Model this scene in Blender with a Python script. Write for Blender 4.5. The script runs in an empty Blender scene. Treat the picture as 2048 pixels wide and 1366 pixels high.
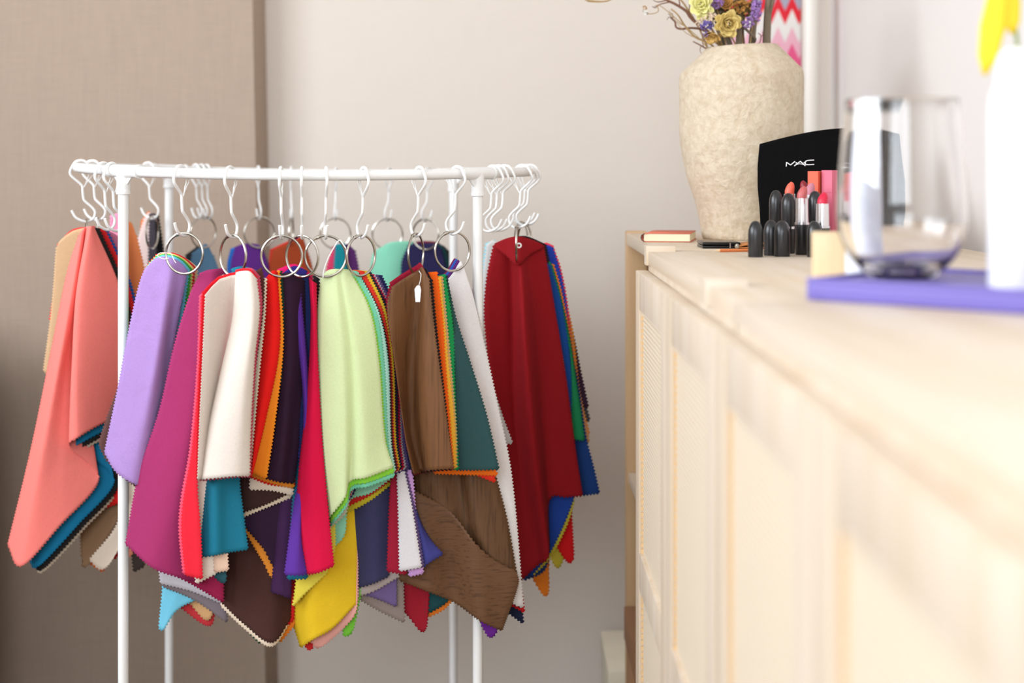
import bpy, bmesh, math, random
from mathutils import Vector, Matrix, noise
random.seed(7)
C = bpy.context.scene.collection
sc = bpy.context.scene
# ------------------------------------------------------------------ camera, light, exposure
F = 2840.0            # focal length in pixels of the 2048 px wide frame
H = 1.20              # eye height
HOR = 345.0           # row of the horizon
cam = bpy.data.cameras.new('camera'); camo = bpy.data.objects.new('camera', cam); C.objects.link(camo)
cam.sensor_width = 36.0; cam.lens = F / 2048 * 36; cam.shift_y = -(683 - HOR) / 2048
cam.clip_start = 0.02
camo.location = (0, 0, H); camo.rotation_euler = (math.radians(90), 0, 0)
cam.dof.use_dof = True; cam.dof.focus_distance = 2.2; cam.dof.aperture_fstop = 2.45; cam.dof.aperture_blades = 0
sc.camera = camo
w = bpy.data.worlds.new('world'); sc.world = w; w.use_nodes = True
w.node_tree.nodes['Background'].inputs[0].default_value = (1.0, 0.97, 0.93, 1)
w.node_tree.nodes['Background'].inputs[1].default_value = 1.0
def area(name, loc, target, sx, sy, power, col):
    l = bpy.data.lights.new(name, 'AREA'); l.shape = 'RECTANGLE'; l.size = sx; l.size_y = sy; l.energy = power; l.color = col
    o = bpy.data.objects.new(name, l); C.objects.link(o); o.location = loc
    o.rotation_euler = (Vector(target) - Vector(loc)).to_track_quat('-Z', 'Y').to_euler()
    return o
# daylight entering through the big window of the left wall, beside and behind the camera
area('window_daylight', (-2.25, 0.9, 2.0), (0.3, 1.1, 1.75), 2.3, 1.05, 84, (0.86, 0.94, 1.03))
area('rear_window_daylight', (-.75, -1.78, 1.85), (-.35, 2.5, 1.45), 2.1, 1.15, 52, (0.86, 0.94, 1.03))
vs = sc.view_settings
vs.view_transform = 'Standard'; vs.look = 'None'; vs.gamma = 1.0; vs.exposure = 0.1; vs.use_curve_mapping = False
try: sc.cycles.use_denoising = True
except Exception: pass
sc.cycles.max_bounces = 10; sc.cycles.transparent_max_bounces = 12
sc.cycles.caustics_refractive = True; sc.cycles.caustics_reflective = False

# ------------------------------------------------------------------ helpers
def at(x, y, Z):
    "the point at depth Z seen at (x, y) of the frame"
    return Vector(((x - 1024) / F * Z, Z, H - (y - HOR) / F * Z))
def lin(c):
    return tuple(((v/255)/12.92 if v/255 <= .04045 else ((v/255+.055)/1.055)**2.4) for v in c)
def tag(o, label=None, cat=None, group=None, kind=None):
    if label: o['label'] = label
    if cat: o['category'] = cat
    if group: o['group'] = group
    if kind: o['kind'] = kind
    return o
def mesh_obj(name, verts, faces, mat, parent=None, smooth=True, mats=None, fm=None):
    me = bpy.data.meshes.new(name); me.from_pydata([tuple(v) for v in verts], [], faces); me.update()
    for m in (mats or [mat]): me.materials.append(m)
    if fm: me.polygons.foreach_set('material_index', fm)
    if smooth: me.polygons.foreach_set('use_smooth', [True]*len(me.polygons))
    o = bpy.data.objects.new(name, me); C.objects.link(o)
    if parent: o.parent = parent
    return o
def bm_obj(name, bm, mat, parent=None, smooth=False, angle=None):
    bmesh.ops.recalc_face_normals(bm, faces=bm.faces)
    me = bpy.data.meshes.new(name); bm.to_mesh(me); bm.free(); me.materials.append(mat)
    if smooth: me.polygons.foreach_set('use_smooth', [True]*len(me.polygons))
    o = bpy.data.objects.new(name, me); C.objects.link(o)
    if parent: o.parent = parent
    if smooth and angle: me.set_sharp_from_angle(angle=math.radians(angle))
    return o
def empty(name, loc=(0,0,0), rz=0):
    o = bpy.data.objects.new(name, None); C.objects.link(o); o.location = loc; o.rotation_euler = (0,0,rz)
    o.empty_display_size = .05
    return o
class MB:
    def __init__(s): s.v = []; s.f = []
    def tube(s, pts, r, n=10, closed=False, caps=True):
        pts = [Vector(p) for p in pts]; m = len(pts); base = len(s.v)
        rs = r if isinstance(r, (list, tuple)) else [r]*m
        up = None
        for i, p in enumerate(pts):
            a = pts[(i-1) % m] if (closed or i > 0) else p
            b = pts[(i+1) % m] if (closed or i < m-1) else p
            t = (b - a).normalized()
            if up is None:
                up = Vector((0,0,1)) if abs(t.z) < .9 else Vector((1,0,0))
            sd = t.cross(up).normalized(); up = sd.cross(t).normalized()
            for k in range(n):
                th = 2*math.pi*k/n
                s.v.append(p + (sd*math.cos(th) + up*math.sin(th))*rs[i])
        for i in range(m if closed else m-1):
            j = (i+1) % m
            for k in range(n):
                s.f.append((base+i*n+k, base+i*n+(k+1)%n, base+j*n+(k+1)%n, base+j*n+k))
        if caps and not closed:
            s.f.append(tuple(base+k for k in range(n))[::-1]); s.f.append(tuple(base+(m-1)*n+k for k in range(n)))
        return s
    def lathe(s, prof, c=(0,0,0), n=32, axis='z'):
        base = len(s.v); c = Vector(c)
        for (r, z) in prof:
            for k in range(n):
                th = 2*math.pi*k/n
                s.v.append(c + Vector((r*math.cos(th), r*math.sin(th), z)))
        for i in range(len(prof)-1):
            for k in range(n):
                s.f.append((base+i*n+k, base+i*n+(k+1)%n, base+(i+1)*n+(k+1)%n, base+(i+1)*n+k))
        if prof[0][0] > 1e-5: s.f.append(tuple(base+k for k in range(n))[::-1])
        if prof[-1][0] > 1e-5: s.f.append(tuple(base+(len(prof)-1)*n+k for k in range(n)))
        return s
    def build(s, name, mat, parent=None, smooth=True, angle=40):
        o = mesh_obj(name, s.v, s.f, mat, parent, smooth)
        if smooth and angle: o.data.set_sharp_from_angle(angle=math.radians(angle))
        return o
def box_bm(bm, x0, x1, y0, y1, z0, z1, bev=0.0, seg=2, rot=None):
    vs_ = [bm.verts.new(p) for p in ((x0,y0,z0),(x1,y0,z0),(x1,y1,z0),(x0,y1,z0),(x0,y0,z1),(x1,y0,z1),(x1,y1,z1),(x0,y1,z1))]
    fs = [bm.faces.new([vs_[i] for i in q]) for q in ((0,3,2,1),(4,5,6,7),(0,1,5,4),(1,2,6,5),(2,3,7,6),(3,0,4,7))]
    if rot: bmesh.ops.rotate(bm, verts=vs_, cent=rot[0], matrix=Matrix.Rotation(rot[1], 3, rot[2]))
    if bev:
        es = list({e for f in fs for e in f.edges})
        bmesh.ops.bevel(bm, geom=es, offset=bev, segments=seg, affect='EDGES', profile=.6)
    return bm
def box(name, x0, x1, y0, y1, z0, z1, mat, parent=None, bev=.002, seg=2):
    bm = bmesh.new(); box_bm(bm, x0, x1, y0, y1, z0, z1, bev, seg)
    return bm_obj(name, bm, mat, parent, smooth=True, angle=35)

# ------------------------------------------------------------------ materials
MATS = {}
def newmat(key):
    m = bpy.data.materials.new(key); m.use_nodes = True
    nt = m.node_tree; return m, nt, nt.nodes['Principled BSDF']
def nd(nt, t, **kw):
    n = nt.nodes.new(t)
    for k, v in kw.items():
        if k in n.inputs: n.inputs[k].default_value = v
        else: setattr(n, k, v)
    return n
def plain(key, col, rough=.5, metal=0, spec=.5, bump=None, coat=0):
    if key in MATS: return MATS[key]
    m, nt, b = newmat(key); b.inputs['Base Color'].default_value = (*lin(col), 1)
    b.inputs['Roughness'].default_value = rough; b.inputs['Metallic'].default_value = metal
    b.inputs['Specular IOR Level'].default_value = spec
    if coat: b.inputs['Coat Weight'].default_value = coat; b.inputs['Coat Roughness'].default_value = .1
    if bump:
        tc = nd(nt, 'ShaderNodeTexCoord'); n = nd(nt, 'ShaderNodeTexNoise', Scale=bump[0], Detail=5.0)
        bp = nd(nt, 'ShaderNodeBump', Strength=bump[1], Distance=bump[2])
        nt.links.new(tc.outputs['Object'], n.inputs['Vector']); nt.links.new(n.outputs['Fac'], bp.inputs['Height']); nt.links.new(bp.outputs['Normal'], b.inputs['Normal'])
    MATS[key] = m; return m
def cloth(col, kind='cotton'):
    key = 'cloth_%s_%d_%d_%d' % ((kind,)+tuple(col))
    if key in MATS: return MATS[key]
    m, nt, b = newmat(key)
    b.inputs['Roughness'].default_value = .88; b.inputs['Specular IOR Level'].default_value = .25
    L = nt.links; tc = nd(nt, 'ShaderNodeTexCoord')
    c = lin(col); dark = tuple(v*.9 for v in c); lite = tuple(min(1, v*1.06+.002) for v in c)
    n = nd(nt, 'ShaderNodeTexNoise', Scale=420.0, Detail=3.0)
    L.new(tc.outputs['Object'], n.inputs['Vector'])
    r = nd(nt, 'ShaderNodeMix', data_type='RGBA')
    L.new(n.outputs['Fac'], r.inputs[0]); r.inputs[6].default_value = (*dark, 1); r.inputs[7].default_value = (*lite, 1)
    src = r.outputs[2]
    n2 = nd(nt, 'ShaderNodeTexNoise', Scale=14.0, Detail=4.0, Distortion=.6)
    L.new(tc.outputs['Object'], n2.inputs['Vector'])
    b1 = nd(nt, 'ShaderNodeBump', Strength=.22, Distance=.0008); L.new(n.outputs['Fac'], b1.inputs['Height'])
    b2 = nd(nt, 'ShaderNodeBump', Strength=.16 if kind != 'creased' else .45, Distance=.012); L.new(n2.outputs['Fac'], b2.inputs['Height']); L.new(b1.outputs['Normal'], b2.inputs['Normal'])
    L.new(b2.outputs['Normal'], b.inputs['Normal'])
    if kind in ('silk', 'silkx'):
        mp = nd(nt, 'ShaderNodeMapping'); mp.inputs['Scale'].default_value = (260, 200, 9) if kind == 'silk' else (16, 200, 340); mp.inputs['Rotation'].default_value = (0, .12 if kind == 'silk' else -.22, 0)
        L.new(tc.outputs['Object'], mp.inputs['Vector'])
        n3 = nd(nt, 'ShaderNodeTexNoise', Scale=1.0, Detail=3.0); L.new(mp.outputs['Vector'], n3.inputs['Vector'])
        rp = nd(nt, 'ShaderNodeValToRGB'); rp.color_ramp.elements[0].position = .30; rp.color_ramp.elements[1].position = .5
        rp.color_ramp.elements[0].color = (*[v*.62 for v in c], 1); rp.color_ramp.elements[1].color = (*c, 1)
        L.new(n3.outputs['Fac'], rp.inputs['Fac']); src = rp.outputs['Color']
        b.inputs['Roughness'].default_value = .55
    L.new(src, b.inputs['Base Color'])
    MATS[key] = m; return m
def wood(key, c1, c2, axis='y', rough=.5):
    if key in MATS: return MATS[key]
    m, nt, b = newmat(key); L = nt.links
    tc = nd(nt, 'ShaderNodeTexCoord'); mp = nd(nt, 'ShaderNodeMapping')
    s = {'x': (1.2, 22, 22), 'y': (22, 1.2, 22), 'z': (22, 22, 1.2)}[axis]; mp.inputs['Scale'].default_value = s
    L.new(tc.outputs['Object'], mp.inputs['Vector'])
    n = nd(nt, 'ShaderNodeTexNoise', Scale=1.0, Detail=6.0, Distortion=1.2); L.new(mp.outputs['Vector'], n.inputs['Vector'])
    rp = nd(nt, 'ShaderNodeValToRGB'); rp.color_ramp.elements[0].position = .3; rp.color_ramp.elements[1].position = .68
    rp.color_ramp.elements[0].color = (*lin(c2), 1); rp.color_ramp.elements[1].color = (*lin(c1), 1)
    L.new(n.outputs['Fac'], rp.inputs['Fac']); L.new(rp.outputs['Color'], b.inputs['Base Color'])
    b.inputs['Roughness'].default_value = rough
    bp = nd(nt, 'ShaderNodeBump', Strength=.08, Distance=.002); L.new(n.outputs['Fac'], bp.inputs['Height']); L.new(bp.outputs['Normal'], b.inputs['Normal'])
    MATS[key] = m; return m
def wallpaper(key, c, weave=.25):
    m, nt, b = newmat(key); L = nt.links
    tc = nd(nt, 'ShaderNodeTexCoord'); outs = []
    for sc_ in ((500, 500, 14), (14, 14, 500)):
        mp = nd(nt, 'ShaderNodeMapping'); mp.inputs['Scale'].default_value = sc_; L.new(tc.outputs['Object'], mp.inputs['Vector'])
        n = nd(nt, 'ShaderNodeTexNoise', Scale=1.0, Detail=2.0); L.new(mp.outputs['Vector'], n.inputs['Vector']); outs.append(n.outputs['Fac'])
    ad = nd(nt, 'ShaderNodeMath', operation='ADD'); L.new(outs[0], ad.inputs[0]); L.new(outs[1], ad.inputs[1])
    rp = nd(nt, 'ShaderNodeMapRange'); rp.inputs[1].default_value = .6; rp.inputs[2].default_value = 1.4; L.new(ad.outputs[0], rp.inputs[0])
    mx = nd(nt, 'ShaderNodeMix', data_type='RGBA'); L.new(rp.outputs[0], mx.inputs[0])
    l = lin(c); mx.inputs[6].default_value = (*[v*(1-.16*weave*2) for v in l], 1); mx.inputs[7].default_value = (*[min(1, v*(1+.1*weave*2)) for v in l], 1)
    L.new(mx.outputs[2], b.inputs['Base Color']); b.inputs['Roughness'].default_value = .9; b.inputs['Specular IOR Level'].default_value = .2
    bp = nd(nt, 'ShaderNodeBump', Strength=weave, Distance=.001); L.new(ad.outputs[0], bp.inputs['Height']); L.new(bp.outputs['Normal'], b.inputs['Normal'])
    return m
WHITE = plain('white_enamel', (240, 239, 236), .35)
WPLAST = plain('white_plastic', (240, 239, 236), .3)
STEEL = plain('ring_steel', (190, 184, 174), .22, 1)
PINE = wood('pine_along', (223, 208, 190), (211, 190, 163), 'y')
PINEZ = wood('pine_upright', (223, 208, 190), (211, 190, 163), 'z')
PINE_END = wood('pine_end', (214, 178, 134), (200, 160, 114), 'z')
PINEX = wood('pine_across', (223, 208, 190), (211, 190, 163), 'x')

# ------------------------------------------------------------------ the room
WB, WR, WL, WN, CE = 3.30, 0.74, -2.15, -1.7, 2.6
def slab(name, x0, x1, y0, y1, z0, z1, m): return tag(box(name, x0, x1, y0, y1, z0, z1, m, bev=0), kind='structure')
M_back = wallpaper('back_wall_paint', (226, 215, 203), .08)
M_left = wallpaper('taupe_linen_wallpaper', (180, 160, 143), .3)
M_white = plain('white_wall_paint', (236, 230, 226), .8)
slab('floor', WL-.2, WR+.1, WN-.1, WB+.1, -.06, 0, wood('dark_floor', (104, 90, 78), (84, 70, 60), 'y'))
slab('ceiling', WL-.2, WR+.1, WN-.1, WB+.1, CE, CE+.06, plain('ceiling_paint', (240, 238, 234), .9))
slab('wall_back', WL-.2, WR+.1, WB, WB+.1, 0, CE, M_back)
slab('wall_right', WR, WR+.1, WN-.1, WB, 0, CE, M_white)
bm = bmesh.new()
for q in ((WL-.2, -1.85, 0, CE), (.35, WR+.1, 0, CE), (-1.85, .35, 0, 1.2), (-1.85, .35, 2.5, CE)): box_bm(bm, q[0], q[1], WN-.1, WN, q[2], q[3])
tag(bm_obj('wall_front', bm, M_white), kind='structure')
bm = bmesh.new()
for q in ((-1.85, -1.8, 1.2, 2.5), (.3, .35, 1.2, 2.5), (-1.85, .35, 1.2, 1.25), (-1.85, .35, 2.45, 2.5), (-.78, -.72, 1.2, 2.5)): box_bm(bm, q[0], q[1], WN-.07, WN-.03, q[2], q[3])
tag(bm_obj('window_2', bm, plain('window_frame_white', (240, 240, 238), .4)), kind='structure')
# left wall with its window opening (outside the frame, the room's daylight)
wy0, wy1, wz0, wz1 = -.3, 2.1, 1.32, 2.42
bm = bmesh.new()
for q in ((WL-.2, WL, WN, wy0, 0, CE), (WL-.2, WL, wy1, WB, 0, CE), (WL-.2, WL, wy0, wy1, 0, wz0), (WL-.2, WL, wy0, wy1, wz1, CE)): box_bm(bm, *q)
tag(bm_obj('wall_left', bm, M_left), kind='structure')
bm = bmesh.new()
for q in ((wy0, wy0+.05, wz0, wz1), (wy1-.05, wy1, wz0, wz1), (wy0, wy1, wz0, wz0+.05), (wy0, wy1, wz1-.05, wz1), ((wy0+wy1)/2-.03, (wy0+wy1)/2+.03, wz0, wz1)):
    box_bm(bm, WL-.12, WL-.06, *q)
tag(bm_obj('window_1', bm, plain('window_frame_white', (240, 240, 238), .4)), kind='structure')
# low dark dresser added out of view at left, shading the foot of the projection
dr = empty('shade_dresser', (-1.59, 2.68, 0)); tag(dr, 'dark brown dresser added out of view to shade the lower left wall', 'shade_dresser')
DK = wood('dark_wood', (92, 70, 54), (70, 52, 40), 'x')
box('body', -.49, .49, -.29, .29, .08, .86, DK, dr); box('top', -.505, .505, -.305, .305, .86, .89, DK, dr)
for k in range(3): box('drawer', -.47, .47, -.305, -.288, .1+.252*k, .34+.252*k, DK, dr)
for xx in (-.46, .42):
    for yy in (-.26, .22): box('leg', xx, xx+.04, yy, yy+.04, 0, .081, DK, dr)
# taupe wallpapered projection at the left, its edge leaning a little
xt, xb = (505-1024)/F*3.205, (531-1024)/F*3.205
zt, zb = H+345/F*3.205, H-1021/F*3.205
sl = (xt-xb)/(zt-zb)
def ex(z): return xb+sl*(z-zb)
vv = [(WL, 3.205, 0), (ex(0), 3.205, 0), (ex(0)+.012, WB, 0), (WL, WB, 0), (WL, 3.205, CE), (ex(CE), 3.205, CE), (ex(CE)+.012, WB, CE), (WL, WB, CE)]
tag(mesh_obj('wall_projection', vv, [(0,1,5,4),(1,2,6,5),(4,5,6,7),(3,2,1,0),(2,3,7,6),(3,0,4,7)], M_left, smooth=False), kind='structure')
# ------------------------------------------------------------------ round garment rack
CX, CY, R, TR = -.3565, 2.487, .387, .0081
def rail(phi):
    c, s = math.cos(phi), math.sin(phi)
    z = H + .0013 - .004*c + .00085*s + .0042*math.cos(2*phi)
    return Vector((CX+R*c, CY+R*s, z))
def phi_at(px, front=True):
    best = None
    for i in range(3600):
        a = math.radians(180+i*.05 if front else i*.05)
        p = rail(a); x = 1024+p.x/p.y*F; e = abs(x-px)
        if best is None or e < best[0]: best = (e, a)
    return best[1]
rk = empty('garment_rack', (CX, CY, 0)); tag(rk, 'round white tube garment rack with four legs and white joints', 'garment rack')
rk_inv = Vector((-CX, -CY, 0))
LEGS = [math.radians(a) for a in (231.4, 321.4, 51.4, 141.4)]
for k in range(4):
    a0 = LEGS[k]+.06; a1 = LEGS[(k+1) % 4]-.06
    if a1 < a0: a1 += 2*math.pi
    MB().tube([rail(a0+(a1-a0)*i/40)+rk_inv for i in range(41)], TR, 14).build('rail', WHITE, rk)
for a in LEGS:
    c = rail(a)
    m = MB()
    m.tube([rail(a+t*.1)+rk_inv for t in (-1, -.6, -.2, .2, .6, 1)], TR*1.22, 16)
    m.tube([rail(a+t*.1)+rk_inv for t in (-1, -.9)], TR*1.34, 16); m.tube([rail(a+t*.1)+rk_inv for t in (.9, 1)], TR*1.34, 16)
    p = c+rk_inv
    m.tube([p, p+Vector((0,0,-.0345))], TR*1.28, 16); m.tube([p+Vector((0,0,-.0305)), p+Vector((0,0,-.0355))], TR*1.36, 16)
    # gusset webs under the tee
    tg = Vector((-math.sin(a), math.cos(a), 0)); nr = Vector((math.cos(a), math.sin(a), 0))*.0012
    for sgn in (-1, 1):
        q = [p+tg*sgn*.006+Vector((0,0,-.006)), p+tg*sgn*.024+Vector((0,0,-.007)), p+tg*sgn*.006+Vector((0,0,-.025))]
        b = len(m.v); m.v += [v+nr for v in q]+[v-nr for v in q]
        m.f += [(b,b+1,b+2),(b+5,b+4,b+3),(b,b+3,b+4,b+1),(b+1,b+4,b+5,b+2),(b+2,b+5,b+3,b)]
    m.build('tee_joint', WPLAST, rk)
    MB().tube([Vector((p.x, p.y, p.z-.02)), Vector((p.x, p.y, .012))], TR, 16).build('leg', WHITE, rk)
    MB().lathe([(.0, 0), (.013, 0), (.013, .03), (.0095, .034)], (p.x, p.y, 0), 16).build('foot_cap', WPLAST, rk)

# S hooks with a spring latch
def smooth(pts, n=4):
    out = []
    for i in range(len(pts)-1):
        p0, p1, p2, p3 = pts[max(i-1,0)], pts[i], pts[i+1], pts[min(i+2, len(pts)-1)]
        for k in range(n):
            t = k/n
            out.append(tuple(.5*((2*p1[j])+(-p0[j]+p2[j])*t+(2*p0[j]-5*p1[j]+4*p2[j]-p3[j])*t*t+(-p0[j]+3*p1[j]-3*p2[j]+p3[j])*t**3) for j in range(len(p1))))
    out.append(tuple(pts[-1])); return out
HP = [(-15.5,-8),(-11.5,4),(-4.5,10.6),(3.4,11.4),(11,8),(18,-5),(18.5,-11),(15,-17),(1.5,-29),(-1.5,-34),(-2,-41),(-3.4,-54),(-6,-59),(-18,-70),(-22.5,-78),(-20,-88),(-11.5,-93.7),(-1,-92.5),(10,-86),(16.5,-74)]
HPS = smooth(HP, 4)
hk = empty('wire_hook'); 
MB().tube([(u/1000, 0, v/1000) for u, v in HPS], .0022, 8).build('hook_wire', WHITE, hk)
LP_ = smooth([(-3,-36),(-11,-24),(-20,-11),(-18,-6),(-14,-7),(-12,-14),(-5,-34)], 3)
MB().tube([(u/1000, .0012 if i % 2 else .0004, v/1000) for i, (u, v) in enumerate(LP_)], .0009, 6).build('spring_latch', WHITE, hk)
rg = empty('binder_ring')
n = 56
MB().tube([(.0305*math.sin(2*math.pi*i/n), 0, .0305*math.cos(2*math.pi*i/n)) for i in range(n)], .0019, 8, closed=True).build('ring_wire', STEEL, rg)
m = MB()
for a in (1.95,):
    d = Vector((math.cos(a), 0, math.sin(a))); t = Vector((-d.z, 0, d.x))
    m.tube([d*.0305-t*.0035, d*.0305+t*.0035], .0028, 8)
    m.tube([d*.0305+Vector((0,-.0036,0)), d*.0305+Vector((0,.0036,0))], .0012, 8)
m.build('hinge', STEEL, rg)
used = {}
def place(root, loc, rz, label, group, cat, sx=1):
    if root.name not in used: r = root; used[root.name] = 1; ch = []
    else:
        r = root.copy(); C.objects.link(r)
        for c in list(root.children):
            d = c.copy(); C.objects.link(d); d.parent = r
    r.location = loc; r.rotation_euler = (0, 0, rz); tag(r, label, cat, group); return r
# (pixel of the hook on the rail, front arc?, yaw of hook, yaw of ring or None, side of the hinge, label of hook, label of ring)
HK = [
 (163, 1, 12, 12, 0, 'leftmost white wire hook, above the salmon swatches', 'small steel ring through the salmon and tan swatches'),
 (186, 0, 0, 20, 0, 'white wire hook just behind the leftmost one', 'steel ring behind the salmon swatches'),
 (208, 1, 16, None, 0, 'left one of two empty white hooks beside the left front leg', ''),
 (225, 1, 14, None, 0, 'right one of two empty white hooks beside the left front leg', ''),
 (362, 1, 0, 6, 0, 'white wire hook above the lilac bundle', 'steel binder ring holding the lilac bundle'),
 (461, 1, -6, -32, 0, 'white wire hook above the cream bundle', 'narrow looking steel ring threaded through the cream swatch'),
 (562, 1, 0, -4, 0, 'white wire hook above the red and brown swatch edges', 'steel ring over the red swatch, left of the plum one'),
 (604, 1, 0, -38, 0, 'white wire hook above the plum bundle', 'steel ring with open tip over the plum bundle'),
 (652, 1, 0, -8, 0, 'white wire hook above the left edge of the pale green bundle', 'steel ring at the left edge of the pale green swatch'),
 (727, 1, 10, 32, 0, 'white wire hook above the dark strips of the pale green bundle', 'steel ring above the right strips of the pale green bundle'),
 (838, 1, 3, 38, 0, 'white wire hook above the brown silk bundle', 'narrow looking steel ring through the brown silk swatch'),
 (913, 1, 4, -14, 0, 'white wire hook above the pale grey bundle', 'steel ring through the pale grey swatch'),
 (985, 1, 8, None, 0, 'first of three empty hooks right of the right front leg', ''),
 (996, 1, 2, None, 0, 'middle one of three empty hooks right of the right front leg', ''),
 (1008, 1, 6, None, 0, 'last of three empty hooks right of the right front leg', ''),
 (1043, 1, -6, 14, 0, 'white wire hook above the maroon bundle', 'small steel ring through the white eyelet of the maroon swatch'),
 (1062, 0, 4, 22, 0, 'white hook behind the maroon bundle, second from the right end', 'steel ring behind the maroon bundle, holding blue swatches'),
 (1052, 0, 0, 12, 0, 'rightmost white wire hook at the rack end', 'rightmost steel ring, beside the blue swatches'),
 (297, 0, 10, 24, 0, 'white hook on the back rail above the pale pink and black swatches', 'steel ring through the black swatch at the back'),
 (392, 0, 0, None, 0, 'left one of three hooks crowded on the back rail', ''),
 (403, 0, 0, 10, 0, 'middle one of three hooks crowded on the back rail', 'steel ring above the slate blue swatch at the back'),
 (414, 0, 0, None, 0, 'right one of three hooks crowded on the back rail', ''),
 (517, 0, 0, 0, 0, 'white hook on the back rail above the purple swatch', 'steel ring above the purple swatch at the back'),
 (582, 0, 0, 78, 0, 'white hook on the back rail above the rust swatch', 'edge-on steel ring above the rust swatch at the back'),
 (672, 0, 0, 0, 0, 'white hook on the back rail above the pink and teal swatches', 'steel ring above the pink and teal swatches at the back'),
 (778, 0, 0, 14, 0, 'white hook on the back rail above the mint swatch', 'steel ring above the mint swatch at the back'),
 (856, 0, 0, 0, 0, 'white hook on the back rail above the midnight blue swatch', 'steel ring above the midnight blue swatch at the back'),
]
for (px, fr, hy, ry, _, hl, rl) in HK:
    a = phi_at(px, bool(fr)); p = rail(a)
    rz = a+math.radians(hy)
    place(hk, p+Vector((0,0,.0)), rz, hl, 'white wire hooks on the rack', 'hook')
    if ry is not None:
        q = p + Vector((math.cos(rz), math.sin(rz), 0))*(-.0085) + Vector((0, 0, -.0937+.0036-.0305))
        place(rg, q, a+math.radians(90+ry), rl, 'steel rings holding the swatches', 'binder ring')
# ------------------------------------------------------------------ fabric swatches with pinked edges
def crv(pts, ts, u):
    "non-uniform Catmull-Rom through pts at parameters ts"
    n = len(pts)
    if n == 1: return pts[0]
    i = 0
    while i < n-2 and u > ts[i+1]: i += 1
    h = ts[i+1]-ts[i]; t = (u-ts[i])/h
    def tan(k):
        if k == 0: return (pts[1]-pts[0])/(ts[1]-ts[0])
        if k == n-1: return (pts[-1]-pts[-2])/(ts[-1]-ts[-2])
        return (pts[k+1]-pts[k-1])/(ts[k+1]-ts[k-1])
    m0, m1 = tan(i)*h, tan(i+1)*h
    return pts[i]*(2*t**3-3*t*t+1)+m0*(t**3-2*t*t+t)+pts[i+1]*(-2*t**3+3*t*t)+m1*(t**3-t*t)
BUNDLE = {}
def S(col, z, ribs, label, bundle, top=None, teeth='LBR', kind='cotton', step=7.0, tooth=3.4, wob=1.0, parent=None, name='fabric_swatch'):
    """one swatch: ribs are curves (pixel x, pixel y, mm behind depth z) from the ring down to the hem"""
    if bundle == 'J': ribs = [[(p[0], p[1] if p[1] < 760 else 900+34*((k*7) % 3)/2)+tuple(p[2:]) for p in r] for k, r in enumerate(ribs)]
    rb = []
    nr = len(ribs)
    for i, r in enumerate(ribs):
        pts = [Vector(p if len(p) == 3 else (p[0], p[1], 0.0)) for p in r]
        if top:
            d0 = pts[0].z
            pts = [Vector((top[0]+(i-(nr-1)/2)*9, top[1]+abs(i-(nr-1)/2)*3, d0*.3))] + pts
        rb.append(pts)
    def cum(p):
        t = [0.0]
        for a, b in zip(p, p[1:]): t.append(t[-1]+max(1e-3, math.hypot(b.x-a.x, b.y-a.y)))
        return t
    L = [cum(p) for p in rb]
    nV = max(6, int(max(t[-1] for t in L)/step))
    rows = []
    samp = [[crv(p, t, t[-1]*v/nV) for v in range(nV+1)] for p, t in zip(rb, L)]
    cols = []                      # (segment, fraction)
    for i in range(nr-1):
        a, b = samp[i][-1], samp[i+1][-1]
        k = max(2, int(round(math.hypot(b.x-a.x, b.y-a.y)/step)))
        cols += [i+j/k for j in range(k)]
    cols.append(nr-1)
    ts = [float(i) for i in range(nr)]
    sd = ord(bundle)
    verts = []; px = []
    for v in range(nV+1):
        row = [samp[i][v] for i in range(nr)]
        for u in cols:
            q = crv(row, ts, u)
            wz = wob*(v/nV)*(1.1*math.sin(u*2.1+v*.045+sd)+.8*math.sin(v*.09-u*1.3+sd*1.7))
            px.append(q); verts.append(at(q.x, q.y, z+(q.z+wz)/1000.0))
    W = len(cols); fs = []
    for v in range(nV):
        for u in range(W-1):
            a = v*W+u; fs.append((a, a+1, a+W+1, a+W))
    def edge(idx, inner, scale=1.0):
        for k in range(len(idx)-1):
            a, b = verts[idx[k]], verts[idx[k+1]]
            mid = (a+b)/2; o = mid-(verts[inner[k]]+verts[inner[k+1]])/2
            e = (b-a)
            if e.length < 1e-6: continue
            o = o-e*(o.dot(e)/e.length_squared)
            if o.length < 1e-7: continue
            verts.append(mid+o.normalized()*min(tooth*.00074*z/2.1*scale, e.length*.62)); fs.append((idx[k], idx[k+1], len(verts)-1))
    if 'L' in teeth: edge([v*W for v in range(nV+1)], [v*W+1 for v in range(nV+1)])
    if 'R' in teeth: edge([v*W+W-1 for v in range(nV, -1, -1)], [v*W+W-2 for v in range(nV, -1, -1)])
    if 'B' in teeth: edge([nV*W+u for u in range(W)], [(nV-1)*W+u for u in range(W)])
    if 'T' in teeth: edge([u for u in range(W-1, -1, -1)], [W+u for u in range(W-1, -1, -1)])
    o = mesh_obj(name, verts, fs, cloth(col, kind), parent)
    md = o.modifiers.new('thickness', 'SOLIDIFY'); md.thickness = .0009; md.offset = 0
    if parent is None: tag(o, label, 'fabric swatch', BUNDLE[bundle])
    o['ribs'] = 0
    return [[tuple(p) for p in r] for r in rb]
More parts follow.
